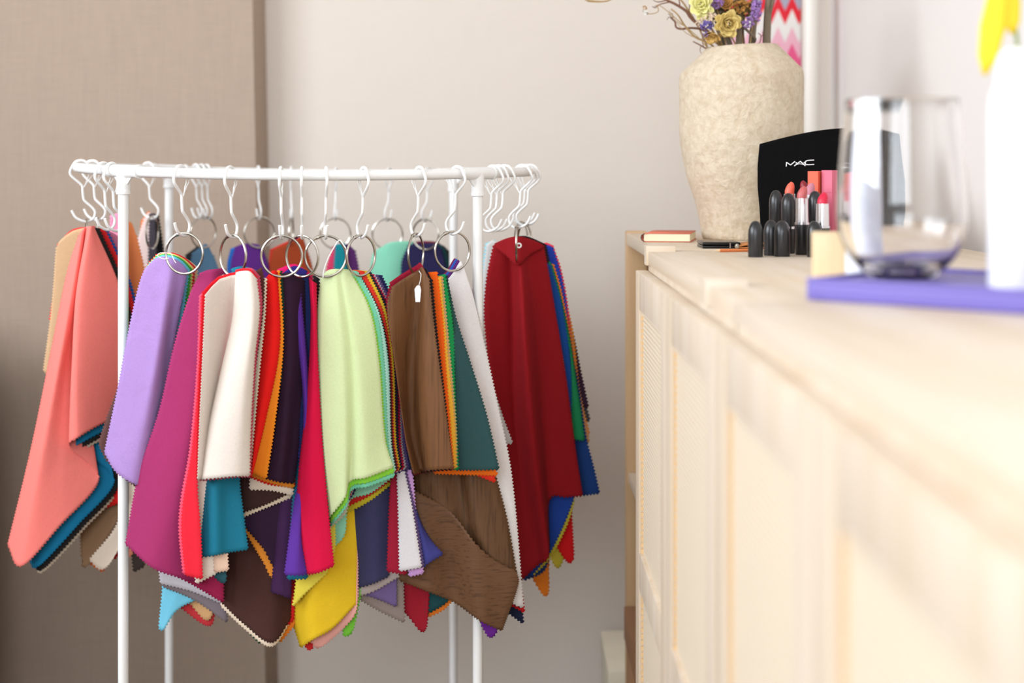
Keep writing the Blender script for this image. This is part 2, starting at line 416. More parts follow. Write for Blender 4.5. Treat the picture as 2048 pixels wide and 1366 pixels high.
def off(ribs, top, mid, bot, dd=0, right=False):
    "the ribs of a sheet lying just behind another, peeking out by the given pixels at top, middle and hem"
    out = []
    for ri, r in enumerate(ribs):
        wx = (1-ri/(len(ribs)-1))**4 if right == 'L' else (ri/(len(ribs)-1))**1.5 if right else 1.0
        n = len(r)-1; rr = []
        for k, p in enumerate(r):
            t = k/n
            if t < .5: w_ = t/.5; dx = top[0]*(1-w_)+mid[0]*w_; dy = top[1]*(1-w_)+mid[1]*w_
            else: w_ = (t-.5)/.5; dx = mid[0]*(1-w_)+bot[0]*w_; dy = mid[1]*(1-w_)+bot[1]*w_
            rr.append((p[0]+dx*wx+(3.0*(1-wx) if right is True else 0), p[1]+dy, (p[2] if len(p) > 2 else 0)+dd))
        out.append(rr)
    return out
BUNDLE.update(A='swatches of the salmon bundle', B='swatches of the lilac bundle', C='swatches of the magenta bundle', D='swatches of the cream bundle',
  E='swatches of the red and plum bundle', F='swatches of the pale green bundle', G='swatches of the brown silk bundle', H='swatches of the pale grey bundle',
  I='swatches of the maroon bundle', J='swatches hanging on the back rail')
TA, TB, TC, TD, TE, TF, TG, TH, TI = (178,470), (345,528), (450,548), (488,552), (588,548), (690,556), (850,562), (912,560), (1045,492)
# --- A: salmon bundle at the left end
z = 2.40
sal = [[(158,470,0),(135,545,5),(105,690,10),(62,900,15),(16,1090,20)],
 [(163,462,-4),(140,600,-10),(100,820,-12),(43,1131,-8)],
 [(168,457,-4),(155,580,0),(132,760,2),(118,1052,2)],
 [(172,454,0),(160,570,18),(166,750,24),(197,957,26)],
 [(176,453,-4),(152,590,-6),(145,740,-10),(140,893,-4)],
 [(180,453,-8),(160,600,-18),(152,760,-24),(153,876,-22)],
 [(184,453,-6),(200,620,0),(200,848,4)],
 [(188,455,6),(240,580,26),(262,700,40),(245,830,44)]]
S((246,128,118), z, sal, 'large salmon pink felt swatch with deep folds, front of the leftmost bundle', 'A')
blu = [[(158,470,4),(120,700,12),(64,1000,18),(60,1122,22)],[(165,460,0),(140,650,0),(100,900,0),(76,1132,0)],[(170,458,4),(160,700,6),(154,1050,6)],
 [(174,456,6),(177,700,24),(228,958,30)],[(178,455,0),(165,640,-2),(158,800,-8),(151,896,-4)],[(182,455,-6),(170,650,-16),(160,886,-20)],[(186,455,-4),(205,650,2),(206,862,4)],[(191,456,6),(242,575,26),(262,700,40),(246,848,44)]]
S((22,130,176), z+.022, blu, 'bright blue swatch showing along the salmon swatch hem', 'A')
S((38,34,34), z+.031, off(blu,(4,0),(4,2),(9,5)), 'black swatch edging the blue one under the salmon swatch', 'A')
S((222,204,180), z+.037, off(blu,(7,0),(7,4),(11,10)), 'cream swatch edge in the fold of the salmon bundle', 'A')
S((30,26,26), z+.016, [[(182,456,-2),(216,600,12),(226,770,20)],[(197,456,8),(248,577,28),(270,700,42),(256,800,46)]], 'black swatch edge along the right side of the salmon swatch', 'A')
S((205,30,30), z+.034, [[(182,456,-2),(216,600,12),(226,770,20)],[(208,457,8),(258,577,28),(278,700,42),(266,790,46)]], 'red swatch edge beside the black one in the salmon bundle', 'A')
S((20,80,150), z+.046, [[(182,457,-2),(216,600,12),(226,770,20)],[(214,460,8),(264,577,28),(284,700,42),(272,780,46)]], 'dark blue swatch edge right of the red one in the salmon bundle', 'A')
S((214,22,20), z+.062, [[(160,860),(172,940),(176,1024)],[(205,860),(212,940),(212,1014)],[(245,860),(250,930),(252,1000)]], 'red swatch below the fold of the salmon swatch', 'A', top=TA)
S((238,104,28), z+.086, [[(230,860),(200,1050),(180,1126)],[(245,860),(220,1080),(206,1143)]], 'orange swatch tip under the cream strip of the salmon bundle', 'A', top=TA)
S((226,208,188), z+.070, [[(232,860,0),(245,960,0),(236,1046,0),(180,1120,0)],[(250,860,0),(262,980,0),(255,1060,0),(208,1137,0)],[(262,860,0),(272,990,0),(270,1050,0),(250,1080,0)]], 'cream swatch strip hanging below the camel one beside the left front leg', 'A', top=TA)
S((146,114,84), z+.078, [[(150,860),(160,1000),(163,1106)],[(165,860),(170,1000),(173,1132)],[(240,860),(250,960),(240,1034)]], 'camel brown swatch hanging low behind the salmon swatch', 'A', top=TA)
S((208,28,36), z+.090, [[(235,900),(232,1080),(228,1118)],[(262,900),(258,1070),(256,1090)]], 'small red tip behind the left front leg', 'A', top=TA)
S((236,150,120), z+.094, [[(240,900),(242,1100),(243,1122)],[(268,900),(266,1100),(262,1110)]], 'small peach tip behind the left front leg', 'A', top=TA)
S((60,50,44), z+.098, [[(255,900),(264,1100),(268,1143)],[(285,900),(286,1110),(288,1132)]], 'dark tip right of the left front leg', 'A', top=TA)
S((208,168,128), z+.066, [[(114,494),(104,620),(88,742)],[(121,480),(122,620),(120,760)],[(145,462),(158,620),(158,760)],[(170,455),(190,620),(190,760)]], 'tan swatch behind the left side of the salmon swatch', 'A')
S((232,40,44), z+.072, [[(117,486),(112,560),(100,640)],[(145,459),(150,560),(150,640)],[(188,452),(200,560),(200,640)]], 'thin red swatch top behind the tan one', 'A')
S((172,92,116), z+.066, [[(198,468),(216,640),(216,760)],[(216,462),(240,620),(245,760)],[(240,474),(262,640),(270,760)]], 'dusty mauve swatch between salmon swatch and left front leg', 'A')
# --- B: lilac bundle
z = 2.158
lil = [[(312,517,4),(288,545,6),(263,640,8),(240,760,8),(210,905,8)],[(325,513,0),(310,600,-4),(285,760,-8),(232,942,-8)],
 [(345,516,-6),(330,620,-12),(305,780,-14),(268,966,-14)],[(362,526,-2),(344,640,4),(328,780,8),(300,975,8)],[(374,540,4),(352,660,10),(336,780,14),(310,980,14)]]
S((166,132,190), z, lil, 'lilac cotton swatch with soft creases, front of its bundle', 'B', kind='creased')
for k, (c, t, mi, lb) in enumerate((((110,196,224), (4,-3), 12, 'sky blue'), ((62,170,70), (8,-5), 22, 'grass green'), ((226,204,120), (11,-7), 31, 'soft yellow'), ((216,30,40), (14,-9), 38, 'red'), ((208,176,140), (20,-7), 50, 'tan'))):
    S(c, z+.012+.008*k, off(lil, t, (mi,-2), (mi,0), right=True), lb+' swatch edge right of the lilac swatch', 'B')
S((196,190,196), z+.056, [[(310,900),(316,1100),(322,1166)],[(345,900),(380,1100),(385,1182)],[(380,900),(430,1100),(452,1210)]], 'pale grey swatch hem below the magenta swatch', 'B', top=TB)
S((126,114,118), z+.060, [[(310,900),(320,1120),(326,1172)],[(345,900),(380,1120),(388,1198)],[(380,900),(440,1120),(454,1244)]], 'dark grey swatch hem under the pale grey one', 'B', top=TB)
S((118,200,226), z+.064, [[(300,900),(326,1150),(319,1254)],[(315,900),(340,1180),(325,1260)],[(340,900),(365,1150),(352,1220)],[(360,900),(385,1120),(392,1198)]], 'light blue pointed swatch tip under the magenta swatch', 'B', top=TB)
S((206,160,110), z+.068, [[(360,900),(375,1150),(380,1205)],[(400,900),(410,1150),(414,1240)],[(420,900),(428,1160),(430,1212)]], 'tan swatch tip beside the light blue tip', 'B', top=TB)
S((196,52,58), z+.073, [[(350,900),(362,1150),(361,1214)],[(400,900),(418,1150),(418,1251)],[(420,900),(430,1160),(430,1212)]], 'dull red swatch tip under the tan tip', 'B', top=TB)
S((96,62,58), z+.02, [[(200,880),(212,918)],[(240,900),(245,952)],[(270,900),(272,972)]], 'dark brown swatch edge under the lilac hem', 'B', top=TB)
# --- C: magenta bundle
z = 2.138
mag = [[(402,545,4),(380,592,6),(350,690,6),(320,820,8),(278,950,8),(252,1088,8)],[(415,540,0),(400,700,-5),(365,900,-8),(305,1134,-8)],
 [(430,538,0),(418,700,0),(392,900,2),(360,1154,2)],[(450,536,10),(440,700,18),(425,900,26),(405,1165,26)]]
S((160,46,98), z, mag, 'magenta cotton swatch, widest one left of the cream swatch', 'C')
S((150,26,70), z+.034, [[(320,900),(322,1090),(330,1140)],[(380,900),(385,1100),(382,1166)],[(430,900),(445,1110),(446,1204)]], 'wine red swatch hem below the magenta swatch', 'C', top=TC)
red = [[(404,590,0),(399,740,0),(385,900,0),(368,1000,0),(364,1060,0),(372,1150,0)],[(412,582,-3),(407,740,-3),(395,920,-4),(394,980,-4),(400,1060,-4),(404,1157,-4)]]
S((226,34,52), z-.026, red, 'red swatch showing as a narrow strip between magenta and cream swatches', 'C')
S((226,78,104), z-.021, off(red,(-4,0),(-5,0),(-5,-3)), 'coral pink swatch edge left of the narrow red strip', 'C')
S((240,226,208), z-.012, [[(385,900),(388,1120),(393,1166)],[(425,900),(428,1110),(432,1146)]], 'cream swatch tip right of the red strip hem', 'C', top=TC)
S((22,112,136), z-.018, [[(465,536,0),(440,800,4),(415,960,4),(400,1113,4)],[(478,533,-2),(455,800,-4),(432,958,-8),(430,1109,-8)],[(492,533,0),(470,800,0),(455,955,2),(455,1104,2)],[(515,541,4),(490,800,4),(478,952,4),(486,1030,4),(495,1098,4)]], 'teal blue swatch hanging below the cream swatch', 'C')
S((40,84,94), z-.006, [[(400,900),(402,1090),(406,1128)],[(430,900),(440,1100),(447,1166)],[(450,900),(452,1090),(452,1130)]], 'dark teal swatch hem under the teal blue swatch', 'C', top=TC)
S((232,196,170), z-.015, [[(425,900),(428,1090),(430,1144)],[(450,900),(453,1090),(456,1140)]], 'peach swatch tip under the teal blue swatch', 'C', top=TC)
# --- D: cream bundle
z = 2.070
crm = [[(412,588,-10),(407,700,-10),(400,850,-6),(396,958,0)],[(440,558,8),(432,700,14),(416,850,12),(402,957,8)],[(478,548,20),(472,640,34),(452,740,36),(428,850,30),(409,956,20)],
 [(472,545,6),(464,640,12),(442,740,14),(418,850,10),(403,957,8)],[(484,542,-6),(484,640,-10),(464,740,-14),(444,850,-16),(430,955,-14)],[(500,543,-14),(504,640,-22),(488,760,-24),(472,951,-22)],[(512,556,-10),(518,620,-14),(508,720,-16),(500,860,-14),(498,951,-14)]]
S((218,205,193), z, crm, 'cream cotton swatch with one soft fold, centre left of the rack', 'D')
S((228,28,40), z+.018, off(crm,(-6,-5),(-6,0),(-3,-1), right='L'), 'bright red swatch edge along the left side of the cream swatch', 'D')
S((196,70,96), z+.026, off(crm,(6,-6),(4,-2),(2,2), right=True), 'dusty pink swatch rim behind the top of the cream swatch', 'D')
# --- E: red, orange and plum bundle
z = 2.112
S((84,46,38), z-.008, [[(498,552),(505,650),(505,760)],[(522,535),(527,560),(524,630),(512,720),(505,800)]], 'dark brown swatch edge right of the cream swatch', 'E')
S((238,226,202), z-.004, [[(515,556),(505,700),(495,900)],[(532,556),(529,630),(520,720),(508,850),(500,940)]], 'ivory swatch edge between brown and red swatches', 'E')
S((240,24,20), z, [[(532,556,6),(523,640,6),(507,800,6),(500,951,6)],[(545,541,-4),(540,690,-6),(515,850,-6),(502,953,-6)],[(554,543,4),(558,690,4),(530,840,4),(505,948,4)]], 'bright red swatch right of the cream swatch', 'E')
S((244,140,30), z+.007, [[(545,545),(548,720),(524,840),(500,942)],[(558,540),(565,690),(548,850),(532,956)]], 'orange swatch strip left of the plum swatch', 'E')
S((26,60,36), z+.011, [[(550,545),(552,700),(530,840)],[(563,541),(567,640),(562,760)]], 'dark green swatch edge between orange and plum', 'E')
S((46,20,44), z+.015, [[(561,548,2),(564,690,2),(548,850,2),(530,955,2)],[(575,545,-6),(578,700,-10),(568,850,-10),(556,962,-10)],[(592,548,0),(596,700,6),(585,850,10),(572,964,10)],[(608,560,12),(611,700,16),(602,850,18),(587,966,18)]], 'dark plum swatch in the middle of the rack', 'E')
S((48,38,120), z+.034, [[(566,546),(560,700),(560,900)],[(588,532),(595,700),(595,900)],[(612,540),(616,700),(608,850),(600,980)]], 'indigo swatch top curving behind the plum swatch', 'E')
S((20,34,84), z+.030, [[(600,548),(604,700),(600,900)],[(616,550),(621,640),(614,800),(600,980)]], 'navy swatch edge between plum and crimson', 'E')
S((208,4,60), z+.005, [[(619,556,14),(622,640,14),(614,800,14),(597,960,14),(598,1040,14),(616,1148,14)],[(625,562,0),(628,700,0),(622,880,0),(625,1020,0),(640,1143,0)],[(632,566,6),(634,700,4),(643,880,3),(656,1030,0),(667,1131,0)]], 'crimson swatch hanging low right of the plum swatch', 'E')
S((28,26,28), z+.022, [[(628,550),(628,640),(626,760)],[(637,556),(639,620),(634,760)]], 'black swatch edge left of the pale green swatch', 'E')
S((226,20,100), z+.042, [[(556,538),(560,600),(560,700)],[(590,528),(590,600),(590,700)],[(622,548),(626,600),(622,700)]], 'pink swatch rim behind the indigo top', 'E')
S((92,48,150), z+.021, [[(607,800,0),(598,960,0),(590,1000,0),(570,1148,0)],[(612,800,-4),(604,960,-4),(600,1040,-6),(594,1150,-6)],[(618,800,2),(606,960,0),(604,1060,0),(616,1147,0)]], 'violet swatch hanging low left of the crimson one', 'E', top=TE)
S((30,110,140), z+.046, [[(590,900),(580,1100),(576,1158)],[(618,900),(612,1080),(614,1156)]], 'blue swatch hem under the violet swatch', 'E', top=TE)
S((238,140,40), z+.036, [[(520,800),(505,900),(500,950)],[(560,800),(550,900),(545,966)],[(590,800),(588,900),(587,975)]], 'orange swatch hem under the plum swatch', 'E', top=TE)
S((232,26,24), z+.039, [[(520,800),(505,900),(500,953)],[(560,800),(550,900),(540,968)],[(590,800),(588,900),(588,972)]], 'red swatch hem under the orange hem', 'E', top=TE)
S((240,222,200), z+.042, [[(520,800),(505,900),(500,978)],[(560,800),(550,900),(545,980)],[(590,800),(588,900),(585,990)]], 'ivory swatch hem below the plum swatch', 'E', top=TE)
S((62,38,34), z+.046, [[(500,800),(485,930),(485,1024)],[(530,800),(530,930),(530,1008)],[(585,800),(580,930),(580,984)]], 'chocolate swatch showing between ivory hems', 'E', top=TE)
S((236,216,190), z+.050, [[(500,800),(487,930),(486,1033)],[(530,800),(530,930),(530,1015)],[(585,800),(582,930),(582,994)]], 'second ivory swatch hem slanting below the chocolate one', 'E', top=TE)
S((50,26,52), z+.054, [[(505,800),(492,960),(490,1052)],[(535,800),(530,980),(528,1096)],[(560,800),(556,1000),(554,1132)],[(600,800),(590,980),(592,1060)]], 'deep plum swatch below the slanting ivory hem', 'E', top=TE)
S((236,146,50), z+.058, [[(505,800),(492,980),(489,1058)],[(535,800),(530,990),(527,1122)],[(560,800),(556,1010),(551,1154)],[(600,800),(590,990),(592,1080)]], 'orange swatch edge slanting under the deep plum swatch', 'E', top=TE)
S((66,34,76), z+.056, [[(580,800,0),(560,1000,0),(543,1184,0)],[(595,800,-4),(575,1000,-4),(560,1188,-4)],[(610,800,0),(592,1000,0),(580,1196,0)]], 'aubergine swatch hanging between orange edge and violet swatch', 'E', top=TE)
bro = [[(500,800,6),(470,1000,6),(455,1110,6),(444,1204,6)],[(525,800,0),(505,1000,-2),(492,1130,-4),(488,1246,-4)],[(560,800,-8),(550,1000,-12),(545,1130,-14),(543,1284,-14)],[(600,800,4),(590,1000,8),(584,1130,10),(580,1238,10)]]
S((70,40,34), z+.074, bro, 'large chocolate brown swatch hanging to a point at lower centre', 'E', top=TE)
S((240,218,192), z+.079, off(bro,(0,0),(0,4),(-1,8)), 'ivory swatch edging the hem of the chocolate brown point', 'E', top=TE)
S((206,26,28), z+.085, [[(560,900),(555,1150),(550,1272)],[(590,900),(590,1150),(586,1240)]], 'red swatch tip right of the chocolate point', 'E', top=TE)
S((236,130,36), z+.089, [[(570,900),(562,1150),(560,1284)],[(595,900),(592,1150),(588,1250)]], 'orange swatch tip behind the red tip', 'E', top=TE)
S((40,84,60), z+.092, [[(500,900),(498,1150),(500,1266)],[(525,900),(522,1150),(521,1287)]], 'dark green swatch tip left of the chocolate point', 'E', top=TE)
# --- F: pale green bundle
z = 2.122
grn = [[(643,552,6),(634,640,8),(632,800,8),(642,920,8),(657,1034,8)],[(655,541,0),(655,700,-4),(660,880,-8),(675,1013,-8)],[(668,538,-4),(682,700,-12),(690,880,-16),(691,990,-14)],
 [(678,538,-2),(702,700,-4),(706,880,-4),(701,960,-2)],[(687,538,-2),(715,700,-6),(728,880,-8),(732,954,-8)],[(698,540,4),(738,620,6),(756,720,8),(769,880,8),(785,934,8)]]
S((208,222,168), z, grn, 'pale green cotton swatch, front of the centre right bundle', 'F')
F_ST = [((150,232,70), (3,0), (3,0), (2,10), 'lime green'), ((130,224,186), (14,2), (11,2), (3,18), 'mint green'), ((190,244,226), (16,4), (19,3), (5,8), 'pale aqua'), ((64,40,34), (18,4), (22,3), (9,4), 'dark brown'),
 ((230,56,40), (28,2), (25,3), (11,4), 'tomato red'), ((236,196,50), (36,2), (30,4), (14,2), 'sunny yellow'), ((30,30,52), (42,4), (36,5), (18,2), 'black'), ((196,22,62), (47,8), (40,6), (22,2), 'raspberry'),
 ((206,196,196), (50,8), (42,7), (26,2), 'silver grey'), ((92,76,124), (56,9), (48,9), (32,2), 'dusty purple'), ((34,36,84), (64,10), (57,12), (44,0), 'navy blue')]
for k, (c, t, mi, b, lb) in enumerate(F_ST):
    S(c, z+.012+.004*k, off(grn, t, mi, b, right=True), lb+' swatch edge at the right side of the pale green swatch', 'F')
S((146,216,184), z+.056, [[(640,760),(645,940),(664,1096)],[(668,760),(672,920),(688,1068)],[(695,760),(702,900),(697,1002)],[(715,760),(735,900),(740,985)],[(745,760),(772,900),(786,952)]], 'mint swatch hem below the pale green swatch', 'F', top=TF)
S((208,214,192), z+.050, [[(640,760),(643,940),(658,1056)],[(668,760),(670,920),(690,1026)],[(690,760),(700,900),(700,985)]], 'ash green swatch hem between pale green and mint', 'F', top=TF)
S((206,40,36), z+.068, [[(690,760),(692,900),(690,1014)],[(740,760),(745,900),(742,988)],[(765,760),(775,900),(785,956)]], 'thin red swatch hem above the mustard one', 'F', top=TF)
S((206,192,50), z+.072, [[(690,760),(692,900),(691,1026)],[(740,760),(745,900),(740,1000)],[(765,760),(778,900),(786,964)]], 'mustard yellow swatch hem below the pale green swatch', 'F', top=TF)
S((62,62,98), z+.080, [[(700,760,4),(708,900,4),(702,1010,4),(716,1174,4)],[(735,760,-6),(745,900,-8),(742,1000,-8),(745,1166,-8)],[(765,760,0),(778,900,2),(780,1000,2),(776,1152,2)]], 'slate navy swatch hanging low below the pale green swatch', 'F', top=TF)
S((160,24,52), z+.060, [[(775,760),(786,900),(780,1000),(775,1142)],[(785,760),(800,900),(803,1000),(812,1148)]], 'raspberry swatch strip hanging low left of the pale grey strip', 'F', top=TF)
S((222,218,220), z+.055, [[(778,760),(793,920),(797,1000),(800,1141)],[(788,760),(804,920),(822,1010),(842,1134)]], 'pale grey swatch strip hanging low beside the indigo one', 'F', top=TF)
S((96,74,120), z+.058, [[(785,760),(800,920),(806,1000),(810,1138)],[(794,760),(808,920),(827,1010),(847,1132)]], 'purple swatch edge right of the low pale grey strip', 'F', top=TF)
S((208,160,222), z+.062, [[(800,900),(810,1040),(819,1152)],[(815,900),(832,1040),(846,1146)]], 'light orchid swatch tip under the pale grey strip', 'F', top=TF)
S((62,62,132), z+.066, [[(785,760,4),(802,930,4),(822,1060,4),(835,1143,4)],[(790,760,0),(808,930,-4),(832,1030,-6),(858,1124,-6)],[(797,760,6),(812,930,6),(838,1035,4),(862,1082,4),(885,1108,4)]], 'indigo blue swatch flaring out over the brown silk', 'F', top=TF)
S((184,170,166), z+.088, [[(710,760),(710,1000),(714,1192)],[(745,760),(750,1000),(750,1180)],[(790,760),(800,1000),(800,1152)],[(800,760),(820,1000),(850,1140)]], 'taupe swatch hem below the slate navy swatch', 'F', top=TF)
S((112,92,140), z+.092, [[(715,760),(720,1000),(724,1186)],[(745,760),(755,1000),(760,1198)],[(780,760),(790,1000),(792,1212)]], 'muted violet swatch below the taupe hem', 'F', top=TF)
S((140,124,118), z+.096, [[(712,760),(714,1000),(716,1196)],[(745,760),(755,1000),(762,1222)],[(780,760),(800,1000),(808,1244)]], 'brownish grey swatch tip at the bottom of the pale green bundle', 'F', top=TF)
S((146,18,36), z+.100, [[(775,760),(785,1000),(784,1198)],[(800,760),(812,1000),(818,1232)],[(830,760),(845,1000),(849,1262)],[(840,760),(855,1000),(858,1180)]], 'dark red swatch tip below the indigo swatch', 'F', top=TF)
yel = [[(640,800,8),(622,1000,8),(606,1130,8),(584,1222,8),(601,1294,8)],[(655,800,-6),(640,1000,-10),(630,1130,-14),(618,1210,-14),(628,1276,-12)],[(680,800,-2),(675,1000,-4),(672,1130,-6),(664,1200,-6),(664,1256,-4)],[(705,800,6),(712,1000,8),(714,1100,8),(712,1206,8)]]
S((236,196,36), z+.074, yel, 'bright yellow swatch hanging lowest below the crimson one', 'F', top=TF)
S((240,222,80), z+.052, [[(632,800),(606,1050),(592,1170),(586,1212)],[(645,800),(630,1050),(622,1150),(612,1184)],[(660,800),(668,1040),(668,1100),(652,1146)]], 'lemon yellow fold at the upper left of the bright yellow swatch', 'F', top=TF)
S((200,40,36), z+.080, [[(630,800),(600,1100),(583,1190),(590,1250)],[(650,800),(625,1100),(605,1170),(600,1220)]], 'red swatch edge left of the bright yellow swatch', 'F', top=TF)
S((140,214,190), z+.085, [[(625,800),(592,1100),(577,1190),(581,1236)],[(650,800),(620,1100),(600,1160),(595,1210)]], 'mint swatch edge left of the bright yellow swatch', 'F', top=TF)
S((238,172,160), z+.082, [[(640,800),(630,1100),(622,1280)],[(655,800),(650,1100),(640,1294)],[(690,800),(700,1100),(704,1236)],[(705,800),(714,1100),(715,1196)]], 'rose pink swatch tip under the bright yellow one', 'F', top=TF)
S((118,196,60), z+.088, [[(665,800),(680,1100),(688,1272)],[(680,800),(700,1100),(704,1262)],[(700,800),(716,1100),(720,1192)]], 'leaf green swatch tip right of the rose pink tip', 'F', top=TF)
S((222,44,44), z+.093, [[(625,800),(610,1100),(604,1272)],[(640,800),(630,1100),(618,1300)],[(655,800),(645,1100),(634,1280)]], 'scarlet swatch tip at the very bottom under the yellow one', 'F', top=TF)
# --- G: brown silk bundle
z = 2.152
bs = [[(786,572,-6),(776,612,-10),(790,720,-12),(812,880,-12),(827,946,-10)],[(803,560,0),(800,700,2),(812,850,6),(834,945,6)],[(836,540,8),(838,600,20),(826,720,28),(824,850,28),(843,942,24)],
 [(845,535,-4),(848,620,-8),(848,760,-10),(862,939,-12)],[(857,556,-8),(868,660,-14),(890,820,-16),(906,936,-16)]]
S((114,76,46), z, bs, 'brown slub silk swatch with a vertical fold, upper right of the rack', 'G', kind='silk')
S((150,18,44), z+.014, off(bs,(-4,-9),(0,2),(0,2)), 'crimson swatch rim above the brown silk swatch', 'G')
S((34,26,28), z+.012, off(bs,(6,2),(4,2),(-2,2)), 'black swatch edge right of the brown silk swatch', 'G')
S((244,96,14), z+.015, [[(850,545),(862,700),(890,900)],[(873,543),(884,640),(889,720),(906,930)]], 'vivid orange swatch strip right of the brown silk', 'G')
S((240,180,54), z+.019, [[(862,560),(876,700),(898,930)],[(880,552),(893,700),(908,850),(911,936)]], 'golden yellow swatch strip right of the orange one', 'G')
S((196,160,110), z+.022, [[(870,555),(880,700),(898,930)],[(884,552),(898,700),(911,850),(913,936)]], 'sand swatch edge between golden and green strips', 'G')
S((20,140,72), z+.025, [[(872,552),(885,700),(905,938)],[(889,548),(905,660),(908,760),(916,938)]], 'green swatch strip left of the dark teal swatch', 'G')
S((46,80,82), z+.032, [[(876,566,0),(900,700,0),(911,939,0)],[(884,566,-3),(915,720,-6),(945,939,-6)],[(893,560,2),(912,640,2),(938,720,2),(972,830,2),(997,938,2)]], 'dark teal swatch spreading right of the brown silk', 'G')
S((22,70,56), z+.028, [[(880,552),(896,700),(905,760)],[(893,550),(908,660),(910,760)]], 'bottle green swatch edge beside the green strip', 'G')
S((240,112,22), z+.040, [[(868,700),(890,850),(868,946)],[(890,700),(920,850),(925,948)],[(935,760),(965,860),(994,950)]], 'orange swatch hem below the dark teal swatch', 'G', top=TG)
S((224,50,30), z+.043, [[(900,700),(940,850),(955,950)],[(940,760),(968,860),(990,964)]], 'red orange swatch tip under the orange hem', 'G', top=TG)
S((100,70,46), z+.062, [[(800,760,4),(826,950,4),(836,1010,4),(880,1110,4)],[(840,760,-6),(868,950,-8),(895,1030,-6),(935,1130,-4)],[(880,760,6),(915,950,8),(935,1050,8),(965,1150,6)],[(900,760,-2),(938,950,-7),(957,1050,-7),(996,1150,-5)],[(940,760,4),(990,950,5),(1013,1040,5),(1032,1146,4)]], 'draped brown silk swatch below the dark teal one', 'G', top=TG, kind='silk')
S((104,72,48), z+.050, [[(800,960,6),(798,1060,6),(800,1160,6)],[(832,984,0),(848,1060,-4),(856,1182,-4)],[(898,1022,6),(900,1100,10),(908,1203,10)],[(950,1088,-6),(950,1160,-8),(957,1238,-8)],[(990,1122,0),(992,1180,0),(985,1252,0)],[(1032,1144,4),(1036,1166,4),(1004,1260,4)]], 'lower brown silk swatch folded to a point at the right', 'G', teeth='LBRT', kind='silkx')
S((98,30,130), z+.066, [[(940,900),(960,1150),(963,1248)],[(955,900),(978,1150),(982,1275)],[(970,900),(996,1150),(1002,1246)]], 'purple swatch tip under the folded brown silk', 'G', top=TG)
S((22,66,70), z+.070, [[(840,900),(850,1100),(852,1228)],[(870,900),(880,1100),(884,1210)],[(890,900),(905,1100),(900,1196)]], 'dark green swatch tip behind the lower brown silk', 'G', top=TG)
S((232,126,40), z+.075, [[(840,900),(848,1100),(850,1236)],[(870,900),(880,1100),(884,1220)],[(890,900),(905,1100),(902,1203)]], 'orange swatch edge under the dark green tip', 'G', top=TG)
# --- H: pale grey bundle
z = 2.226
gry = [[(893,562,2),(905,700,3),(930,950,3),(985,1150,3)],[(908,543,0),(928,640,-2),(950,800,-3),(985,1000,-3),(1012,1190,-2)],[(922,522,-2),(945,600,0),(965,760,1),(1000,960,1),(1030,1208,1)],[(930,545,1),(948,600,2),(966,680,3),(992,800,3),(1022,950,3),(1046,1214,3)]]
S((228,222,220), z, gry, 'pale grey cotton swatch beside the right front leg', 'H', wob=.3)
S((90,32,110), z+.004, off(gry,(-5,-3),(-4,0),(0,0)), 'purple swatch rim at the top of the pale grey bundle', 'H')
S((40,84,170), z+.007, off(gry,(-9,-5),(-6,0),(0,0)), 'blue swatch rim at the top of the pale grey bundle', 'H')
S((120,28,70), z+.010, off(gry,(-12,-6),(-6,0),(-2,0)), 'wine swatch rim at the top of the pale grey bundle', 'H')
S((206,24,30), z+.018, [[(990,900),(1012,1150),(1016,1206)],[(1010,900),(1038,1150),(1048,1224)]], 'red swatch tip below the pale grey swatch', 'H', top=TH)
S((26,34,60), z+.023, [[(990,900),(1012,1150),(1016,1224)],[(1010,900),(1036,1150),(1046,1246)]], 'navy swatch tip below the red tip at lower right', 'H', top=TH)
S((196,190,190), 2.285, [[(930,640,0),(948,720,0),(985,892,0)],[(945,630,-3),(965,720,-4),(1004,888,-4)],[(958,625,3),(978,740,3),(1000,820,3),(1024,886,3)]], 'light grey swatch corner right of the right front leg', 'H', top=(935,575))
# --- I: maroon bundle
z = 2.42
mar = [[(988,490,8),(974,560,14),(970,640,18),(988,800,18),(1010,950,12),(1040,1162,6)],[(1005,480,2),(1010,600,22),(1018,800,26),(1060,1142,4)],[(1020,476,-2),(1026,560,20),(1030,680,28),(1034,860,22),(1078,1126,-4)],[(1034,474,-12),(1040,540,-22),(1050,700,-34),(1068,900,-34),(1097,1108,-28)],
 [(1047,474,-8),(1066,600,0),(1084,800,6),(1098,1000,12)],[(1062,479,-2),(1086,620,16),(1112,800,22),(1132,993,20)],[(1086,490,8),(1102,580,22),(1130,750,28),(1150,900,30),(1164,991,30)]]
S((146,12,22), z, mar, 'maroon swatch with a long fold, front of the right end bundle', 'I')
S((146,12,22), z-.006, [[(989,487,6),(990,493,4)],[(1012,477,-4),(1012,510,-6)],[(1034,473,-16),(1035,529,-24)],[(1060,478,-6),(1061,508,-4)],[(1086,489,4),(1087,494,6)]], 'small maroon triangle folded over the top of the maroon swatch', 'I', teeth='B', wob=0)
S((38,24,26), z+.036, off(mar,(5,-2),(5,0),(1,-6)), 'black swatch edge behind the maroon swatch', 'I')
S((20,72,146), z+.048, [[(1086,520),(1110,700),(1132,900)],[(1100,530),(1124,620),(1140,740),(1140,900)]], 'blue swatch strip right of the maroon swatch', 'I')
S((24,128,76), z+.053, [[(1088,522,0),(1112,620,0),(1138,700,0),(1136,780,0),(1129,876,0)],[(1098,522,-3),(1122,620,-3),(1144,720,-3),(1150,800,-3),(1150,878,-3)],[(1104,530,2),(1118,580,2),(1140,680,2),(1152,760,2),(1168,880,2)]], 'green swatch twisting down right of the maroon swatch', 'I')
